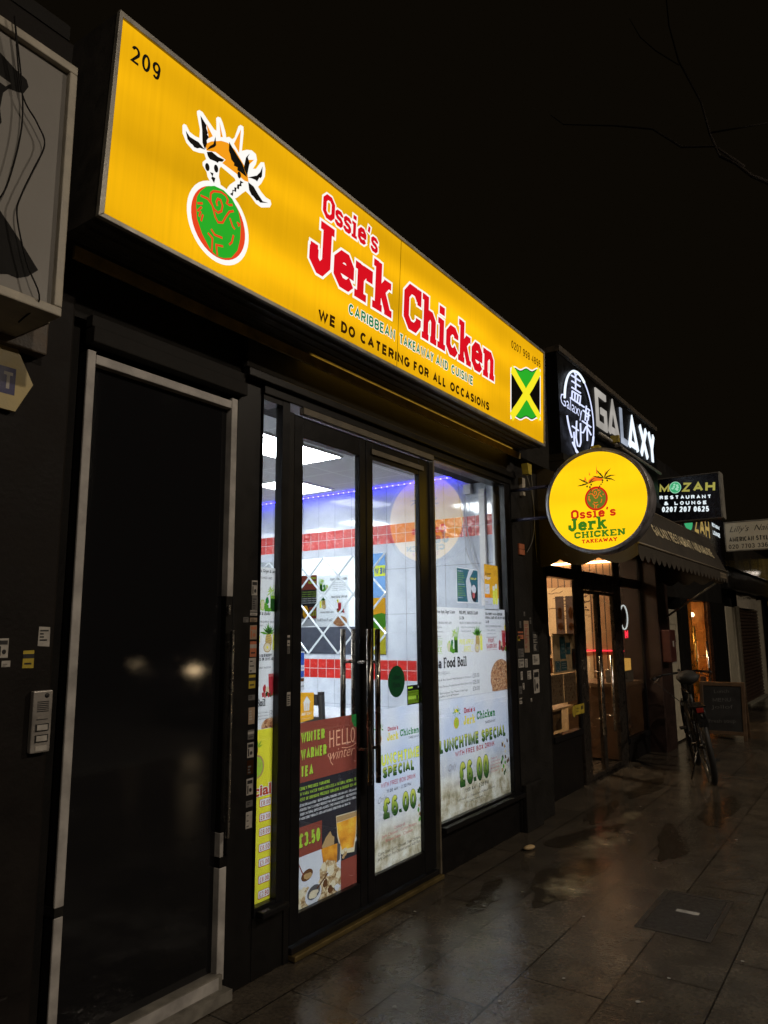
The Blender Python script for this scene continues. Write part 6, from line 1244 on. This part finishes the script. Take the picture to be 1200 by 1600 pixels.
lp2 = thing('ceiling_lamp','warm round ceiling lamp inside the orange lounge','lamp',(11.2,0.9,1.88)); b = MB(); b.ball((0,0,-.02),.22,glow('warm_dome',(1.0,0.66,0.32),70,'AUTO'),1,1,.25); b.build('dome',lp2)
o = MB().box(8.98,9.24,-.16,-.052,1.02,1.40,surf('post_box_red',(0.05,0.012,0.009),0.5)).build('post_box',bevel=.012); tag(o,'dull red letter box fixed to the dark red pier','letter box')
A = Art(); A.rect(9.08,9.14,1.20,1.27,SW,0); A.build('label',o,(0,-.1605,0))
# lounge fascia and projecting sign
ms = thing('lounge_fascia','black lounge fascia with gold capitals half hidden behind the awning','sign',(0,-.1,0))
MB().box(9.46,13.36,-.0,.08,2.44,3.22,surf('navy_gloss_board',(0.010,0.010,0.018),0.25,bmp=.0004)).build('board',ms)
gold = glow('gold_letter',(0.50,0.34,0.10),.75); gold2 = glow('olive_gold',(0.36,0.33,0.07),1.0); wl = glow('lit_white',(0.85,0.95,1.0),1.0,'NONE'); mg = glow('mint_green',(0.05,0.42,0.17),.9,'NONE')
A = Art(); A.ell(10.70,2.94,.30,.17,mg,1); A.text('ZAH',11.12,12.20,2.795,.285,gold,1,.01); A.text('RESTAURANT',12.45,13.08,3.03,.06,wl,1,.02); A.text('LOUNGE',12.48,13.06,2.90,.07,wl,1,.02); A.build('lettering',ms,(0,-.001,0))
mp = thing('lounge_sign','black projecting lounge sign with gold name and white phone number','sign',(9.12,0,0),(R(0),0,R(-90)))
MB().box(.05,.800,0,.16,2.70,3.225,MATS['navy_gloss_board']).build('board',mp)
b = MB(); b.box(.802,.822,-.012,.17,2.69,3.24,frame_m); b.box(.05,.801,-.012,.17,3.227,3.24,surf('sign_edge',(0.10,0.09,0.08),0.5)); b.box(.05,.801,-.012,.17,2.685,2.698,MATS['sign_edge']); b.build('frame',mp)
A = Art(); s_=-.085
A.text('M',.122,.240,3.071,.098,gold2,1,.025,rot=s_); A.ell(.311,3.109,.068,.072,glow('pale_mint',(0.35,0.75,0.5),.9),1); A.ell(.311,3.109,.060,.064,mg,2)
for i in range(9): A.blob(.311+rnd.uniform(-.035,.035),3.109+rnd.uniform(-.04,.04),.014,.012,MATS['pale_mint'],3)
A.text('ZAH',.386,.755,3.046,.112,gold2,1,.025,rot=s_)
for i,c_ in enumerate('RESTAURANT'): A.text(c_,.120+.0605*i,.120+.0605*i+.042,2.981-.0052*i,.044,wl,1,.03)
A.text('&',.168,.218,2.902,.046,wl,1,.03)
for i,c_ in enumerate('LOUNGE'): A.text(c_,.288+.0645*i,.288+.0645*i+.043,2.894-.0052*i,.044,wl,1,.03)
A.text('0207 207 0625',.135,.670,2.822,.066,wl,1,.03,rot=s_); A.build('lettering',mp,(0,-.001,0))

# ================================================================== NAIL SALON WITH SHUTTER
ns = thing('nail_salon','shuttered shop with white pilaster at the end of the parade','building')
b = MB(); b.box(13.36,40,.1,.4,-.1,3.4,darkflat); b.build('wall',ns)
b = MB(); b.box(13.42,14.05,-.03,.1,-.1,1.78,wd); b.box(14.15,14.32,-.05,.1,-.1,1.78,wd); b.build('pilaster',ns,bevel=.02)
b = MB(); b.cyl((14.52,-.03,-.1),(14.52,-.03,1.8),.045,wd,12); b.build('drainpipe',ns)
b = MB(); sl_ = surf('shutter_slats',(0.062,0.036,0.026),0.45,metal=.2,var=.3); pts=[]
for i in range(27): z=.0+.066*i; pts+= [(.06,z),(.035,z+.02),(.035,z+.046),(.06,z+.066)]
V=[];F=[]
for y_,z_ in pts: V+=[(14.72,y_,z_),(17.55,y_,z_)]
for i in range(len(pts)-1): F.append((2*i,2*i+1,2*i+3,2*i+2))
b.add(V,F,sl_); b.build('roller_shutter',ns)
b = MB(); b.box(17.56,17.68,-.03,.1,-.1,2.0,wd); b.build('door_post',ns); b = MB(); b.box(14.7,17.7,-.05,.1,-.12,.03,surf('pale_step',(0.30,0.28,0.22),0.6)); b.build('step',ns)
b = MB(); b.box(13.36,20,-.12,.1,2.08,2.42,dark); b.box(13.36,20,-.16,.1,2.42,2.45,dark); b.box(13.36,20,-.10,.1,2.45,3.0,surf('glossy_fascia',(0.05,0.045,0.04),0.12,bmp=.004,scale=3)); b.build('fascia',ns,bevel=.01)
pb = MB(); V=[];F=[]; m_=20
for i in range(m_+1):
    t=i/m_; x=14.75+2.45*t; y_=-.01+.02*math.sin(9*t); V+=[(x,y_,1.80-.02*math.sin(t*3)),(x,y_,2.06-.02*t)]
for i in range(m_): F.append((2*i,2*i+2,2*i+3,2*i+1))
pb.add(V,F,surf('paper_banner',(0.50,0.45,0.36),0.7,var=.15)); o = pb.build('paper_banner'); tag(o,'crumpled pale paper banner hung above the dark roller shutter','banner')
A = Art()
for i,c_ in enumerate('NAILS OPEN'): A.text(c_,14.95+.13*i,15.04+.13*i,1.97,.05,SK,1,.02) if c_!=' ' else None
A.build('lettering',o,(0,-.04,0))
nl = thing('nails_sign','pale projecting nail salon sign with black script and phone number','sign',(13.0,0,0),(0,0,R(-90)))
nf = surf('nails_face',(0.68,0.63,0.50),0.5,var=0.08,scale=4)
MB().box(.20,1.15,0,.12,2.675,3.130,nf).build('board',nl); b = MB(); b.box(.185,1.17,-.01,.13,3.131,3.148,frame_m); b.box(.185,1.17,-.01,.13,2.657,2.674,frame_m); b.box(.185,.199,-.01,.13,2.675,3.130,frame_m); b.build('frame',nl)
A = Art(); A.text("Lilly's  Nails",.262,.905,2.975,.095,SK,1,-.008,shear=.45); A.text('AMERICAN STYLE',.247,.87,2.815,.075,SK,1,.02); A.text('020 7703 3366',.230,.86,2.697,.072,SK,1,.0); A.build('lettering',nl,(0,-.001,0))
ye = MB().box(19.0,24,-.4,.0,1.75,3.0,surf('yellow_hoarding',(0.45,0.32,0.03),0.5,var=.3)).build('yellow_shopfront'); tag(ye,'yellow shop fascia just showing at the right edge beyond the shutter','sign')
fl = MB(); fl.ball((0,0,0),.05,glow('far_lamp',(1.0,0.85,0.7),6)); o = fl.build('far_lamp',None,(18.2,-.35,2.62)); tag(o,'small bright white lamp under the far nail salon fascia','lamp')

# ================================================================== BICYCLE
bk = thing('bicycle','black bicycle standing on the wet pavement outside the lounge','bicycle',(7.50,-.80,0),(0,0,0))
bk.rotation_euler = (R(-8),0,R(19))
bm = surf('bike_black',(0.006,0.006,0.0065),0.3,spec=.3); bs = surf('bike_chrome',(0.10,0.10,0.10),0.25,metal=1)
def wheel(x):
    r=.325; b = MB(); pts=[(x+r*math.cos(2*math.pi*i/40),0,r+r*math.sin(2*math.pi*i/40)) for i in range(40)]
    b.tube([(p[0],0,p[2]+.003) for p in pts],.029,rubber,10,True); w = b.build('wheel',bk)
    b = MB(); b.tube([(x+(r-.035)*math.cos(2*math.pi*i/40),0,r+(r-.035)*math.sin(2*math.pi*i/40)) for i in range(40)],.011,bs,6,True); b.build('rim',w)
    b = MB()
    for i in range(28): a=2*math.pi*i/28; b.tube([(x+.02*math.cos(a+.6*(-1)**i),.03*(-1)**i,r+.02*math.sin(a+.6*(-1)**i)),(x+(r-.04)*math.cos(a),0,r+(r-.04)*math.sin(a))],.0016,bs,4)
    b.cyl((x,-.045,r),(x,.045,r),.022,bs,12); b.build('spokes',w); return w
wheel(0.0); wheel(1.02)
b = MB(); R0=(0,0,.325); BB=(.43,0,.29); ST_=(.30,0,.78); HT=(.82,0,.80); HB=(.86,0,.66)
b.tube([BB,ST_],.018,bm,10); b.tube([BB,HB],.022,bm,10); b.tube([ST_,HT],.016,bm,10); b.tube([HT,HB],.022,bm,10)
for s in (-1,1): b.tube([(0,s*.055,.325),(.36,s*.03,.30)],.010,bm,8); b.tube([(0,s*.055,.325),(.29,s*.02,.74)],.009,bm,8)
b.build('frame',bk)
b = MB()
for s in (-1,1): b.tube([(.86,s*.045,.66),(.93,s*.05,.48),(1.02,s*.05,.325)],.012,bm,8)
b.tube([(.86,-.05,.665),(.86,.05,.665)],.014,bm,8); b.build('fork',bk)
b = MB(); b.tube([(.30,0,.78),(.265,0,.93)],.013,bs,10); b.build('seat_post',bk)
V=[];F=[]; prof=[(.08,.09,.945,.03),(.13,.11,.955,.05),(.23,.10,.965,.055),(.33,.05,.962,.045),(.44,.026,.955,.03)]
for x,w,z,d_ in prof:
    for a in range(8): q_=2*math.pi*a/8; V.append((x,w*math.cos(q_),z+d_*math.sin(q_)*(1 if math.sin(q_)>0 else 1.4)))
for i in range(4):
    for a in range(8): F.append((i*8+a,i*8+(a+1)%8,(i+1)*8+(a+1)%8,(i+1)*8+a))
F+= [tuple(range(8))[::-1],tuple(range(32,40))]
b = MB(); b.add(V,F,rubber,True); sd_ = b.build('saddle',bk)
b = MB(); b.tube([(.82,0,.80),(.80,0,.95),(.84,0,.99)],.014,bm,10); b.build('stem',bk)
b = MB(); b.tube([(.74,-.26,.94),(.81,-.17,.96),(.84,0,.96),(.81,.17,.96),(.74,.26,.94)],.012,bm,8); b.build('handlebar',bk)
for s in (-1,1):
    b = MB(); b.tube([(.74,s*.26,.94),(.66,s*.285,.935)],.017,rubber,8); b.build('grip',bk); b = MB(); b.tube([(.79,s*.20,.94),(.85,s*.24,.90),(.78,s*.29,.88)],.006,bs,6); b.build('brake_lever',bk)
b = MB(); b.tube([(.80,.24,.98),(.95,.30,.92),(1.02,.18,.80),(.93,.05,.66)],.004,rubber,6); b.tube([(.80,-.24,.98),(.94,-.20,.90),(.95,-.08,.78),(.90,-.03,.66)],.004,rubber,6); b.build('brake_cable',bk)
b = MB(); b.tube([(.43,-.07,.29),(.43,.07,.29)],.02,bs,10); b.tube([(.43,-.07,.29),(.36,-.075,.14)],.009,bs,8); b.tube([(.43,.07,.29),(.50,.075,.44)],.009,bs,8); b.box(.31,.41,-.14,-.08,.125,.145,rubber); b.box(.45,.55,.08,.14,.435,.455,rubber)
b.tube([(.43+.085*math.cos(2*math.pi*i/24),-.05,.29+.085*math.sin(2*math.pi*i/24)) for i in range(24)],.005,bs,5,True); b.build('crankset',bk)
b = MB(); b.tube([(-.30,0,.62),(-.18,0,.68),(.02,0,.70),(.16,0,.66),(.24,0,.55)],.012,bm,6); V=[];F=[]
for i in range(15):
    a=R(35+110*i/14); 
    for s in (-1,1): V.append((.372*math.cos(a),s*.04,.325+.372*math.sin(a)))
for i in range(14): F.append((2*i,2*i+1,2*i+3,2*i+2))
b.add(V,F,bm,True); b.build('mudguard',bk)
b = MB(); b.box(-.22,.18,-.06,.06,.70,.712,bm); 
for s in (-1,1): b.tube([(0,s*.06,.34),(-.04,s*.06,.70)],.005,bm,6)
b.build('rack',bk); b = MB(); b.box(-.25,-.225,-.03,.03,.66,.70,surf('reflector',(0.22,0.02,0.015),.2)); b.build('reflector',bk,bevel=.003)
b = MB(); b.tube([(.20,.04,.30),(.12,.17,.02)],.008,bs,8); b.build('kickstand',bk)

# ================================================================== CHALKBOARD
cbd = thing('chalkboard','wooden A-frame chalkboard standing on the pavement by the orange doorway','chalkboard',(10.40,-.12,0),(0,0,R(-90)))
wf = surf('board_wood',(0.085,0.048,0.024),0.55,var=.3,scale=12); ck = surf('chalk_black',(0.012,0.012,0.013),0.6,var=.5,scale=8)
b = MB(); b.box(.0,.045,0,.03,0.0,.72,wf); b.box(.505,.55,0,.03,0.0,.72,wf); b.box(.045,.505,0,.03,.672,.72,wf); b.box(.045,.505,0,.03,.06,.105,wf); fp = b.build('front_panel',cbd,(0,0,0),(R(-10),0,0),bevel=.004)
MB().box(.045,.505,.010,.022,.105,.672,ck).build('slate',fp)
chk = surf('faint_chalk',(0.11,0.11,0.11),.8); A = Art()
for t,u0,u1,v in (('Lunch',.18,.36,.58),('MENU',.16,.38,.47),('Jollof',.14,.40,.38),('Fresh soup',.10,.42,.20)): A.text(t,u0,u1,v,.045,chk,1,-.01,rot=.05)
A.build('chalk_writing',fp,(0,.0098,0))
b = MB(); b.box(.0,.045,0,.03,0.0,.72,wf); b.box(.505,.55,0,.03,0.0,.72,wf); b.box(.045,.505,0,.03,.672,.72,wf); b.box(.045,.505,.01,.02,.06,.672,wf); b.build('rear_panel',cbd,(0,.26,0),(R(10),0,0),bevel=.004)

# ================================================================== BARE TREE (its branches cross the sky at the upper right)
tr = thing('bare_tree','bare winter tree with thin branches reaching over the street','tree',(11.5,-4.0,0))
bark = surf('bark',(0.030,0.022,0.016),0.8,bmp=.01,scale=20,var=.4)
def rel(P): return [(x-11.5,y+4.0,z) for x,y,z in P]
b = MB(); b.tube(rel([(11.5,-4,0),(11.45,-3.95,2.5),(11.2,-3.9,4.2),(11.0,-3.7,5.2)]),[.22,.17,.14,.11],bark,12); b.build('trunk',tr)
for P_,r_ in (([(11.0,-3.7,5.2),(10.0,-2.6,6.0),(9.0,-1.63,6.6),(9,-1.47,6.75),(9,-1.31,6.98),(9,-1.15,7.14)],[.09,.06,.045,.035,.03,.028]),([(9,-1.15,7.14),(9,-1.06,7.48),(9,-.99,7.96),(9,-.77,8.66),(9,-.69,9.22),(9,-.68,9.9)],[.028,.024,.02,.018,.014,.01]),
  ([(9.0,-1.4,6.9),(9,-1.1,7.3),(9,-.72,7.45),(9,-.39,7.85),(9,.09,8.11),(9,.79,8.44),(9,.97,8.67)],[.028,.024,.024,.022,.018,.012,.008]),([(9,-.77,8.6),(9,-.5,8.95),(9,-.32,9.25),(9,-.2,9.6)],[.014,.012,.01,.006]),([(11.0,-3.7,5.2),(11.3,-3.4,6.5),(11.8,-3.2,8.2)],[.08,.06,.03]),([(9.0,-1.06,7.5),(9,-1.5,7.4),(9.1,-2.2,7.3)],[.02,.016,.01])):
    MB().tube(rel(P_),[q_*.6 for q_ in r_],bark,7).build('branch',tr)

# ================================================================== CAR ACROSS THE ROAD (its headlamps glint in the black door)
car = thing('parked_car','dark hatchback with lit headlamps on the road behind the camera','car',(8.0,-7.75,-.13)); car.scale = (1.18,1.18,1.18)
cp = surf('car_paint',(0.03,0.03,0.035),0.2,coat=.6)
b = MB(); side=[(0.0,.35),(.02,.62),(.12,.80),(1.05,.95),(1.70,1.40),(2.1,1.47),(3.2,1.42),(3.85,1.02),(4.05,.92),(4.10,.40),(3.9,.28),(.2,.28)]
b.prism(side,'y',-.80,.80,cp); b.build('body',car,bevel=.06)
b = MB(); b.prism([(1.12,.97),(1.70,1.36),(2.1,1.42),(3.15,1.38),(3.70,1.02)],'y',-.806,.806,surf('car_glass',(0.01,0.01,0.012),.05)); b.build('window',car)
for x in (.75,3.35):
    for s in (-1,1):
        b = MB(); b.cyl((x,s*.66,.32),(x,s*.83,.32),.32,rubber,24); w = b.build('wheel',car); b = MB(); b.cyl((x,s*.80,.32),(x,s*.838,.32),.20,bs,18); b.build('rim',w)
for y_,z_,r_ in ((.66,.80,.042),(-.60,.86,.007)):
    b = MB(); b.cyl((-.01,y_,z_),(.10,y_,z_),r_,glow('headlamp',(1.0,0.72,0.40),30,'AUTO'),18); b.build('headlamp',car)

# ------------------------------------------------------------------ put the root of each building and board at its own base
for root, base in ((shop, (3.2, 0, 0)), (nb, (0.2, 0, 0)), (gx, (7.3, 0.15, 0)), (lg, (11.4, 0, 0)), (ns, (16.0, 0, 0)), (aw, (7.35, 0, 2.05)), (ls, (0.26, 0, 2.374)), (gsn, (7.2, -0.2, 2.70)), (ms, (11.4, -0.1, 2.44)), (nl, (13.0, 0, 2.66)), (mp, (9.12, 0, 2.69))):
    d = Matrix.Rotation(-root.rotation_euler.z, 3, 'Z') @ (Vector(base)-Vector(root.location))
    root.location = base
    for c in root.children: c.location = Vector(c.location)-d
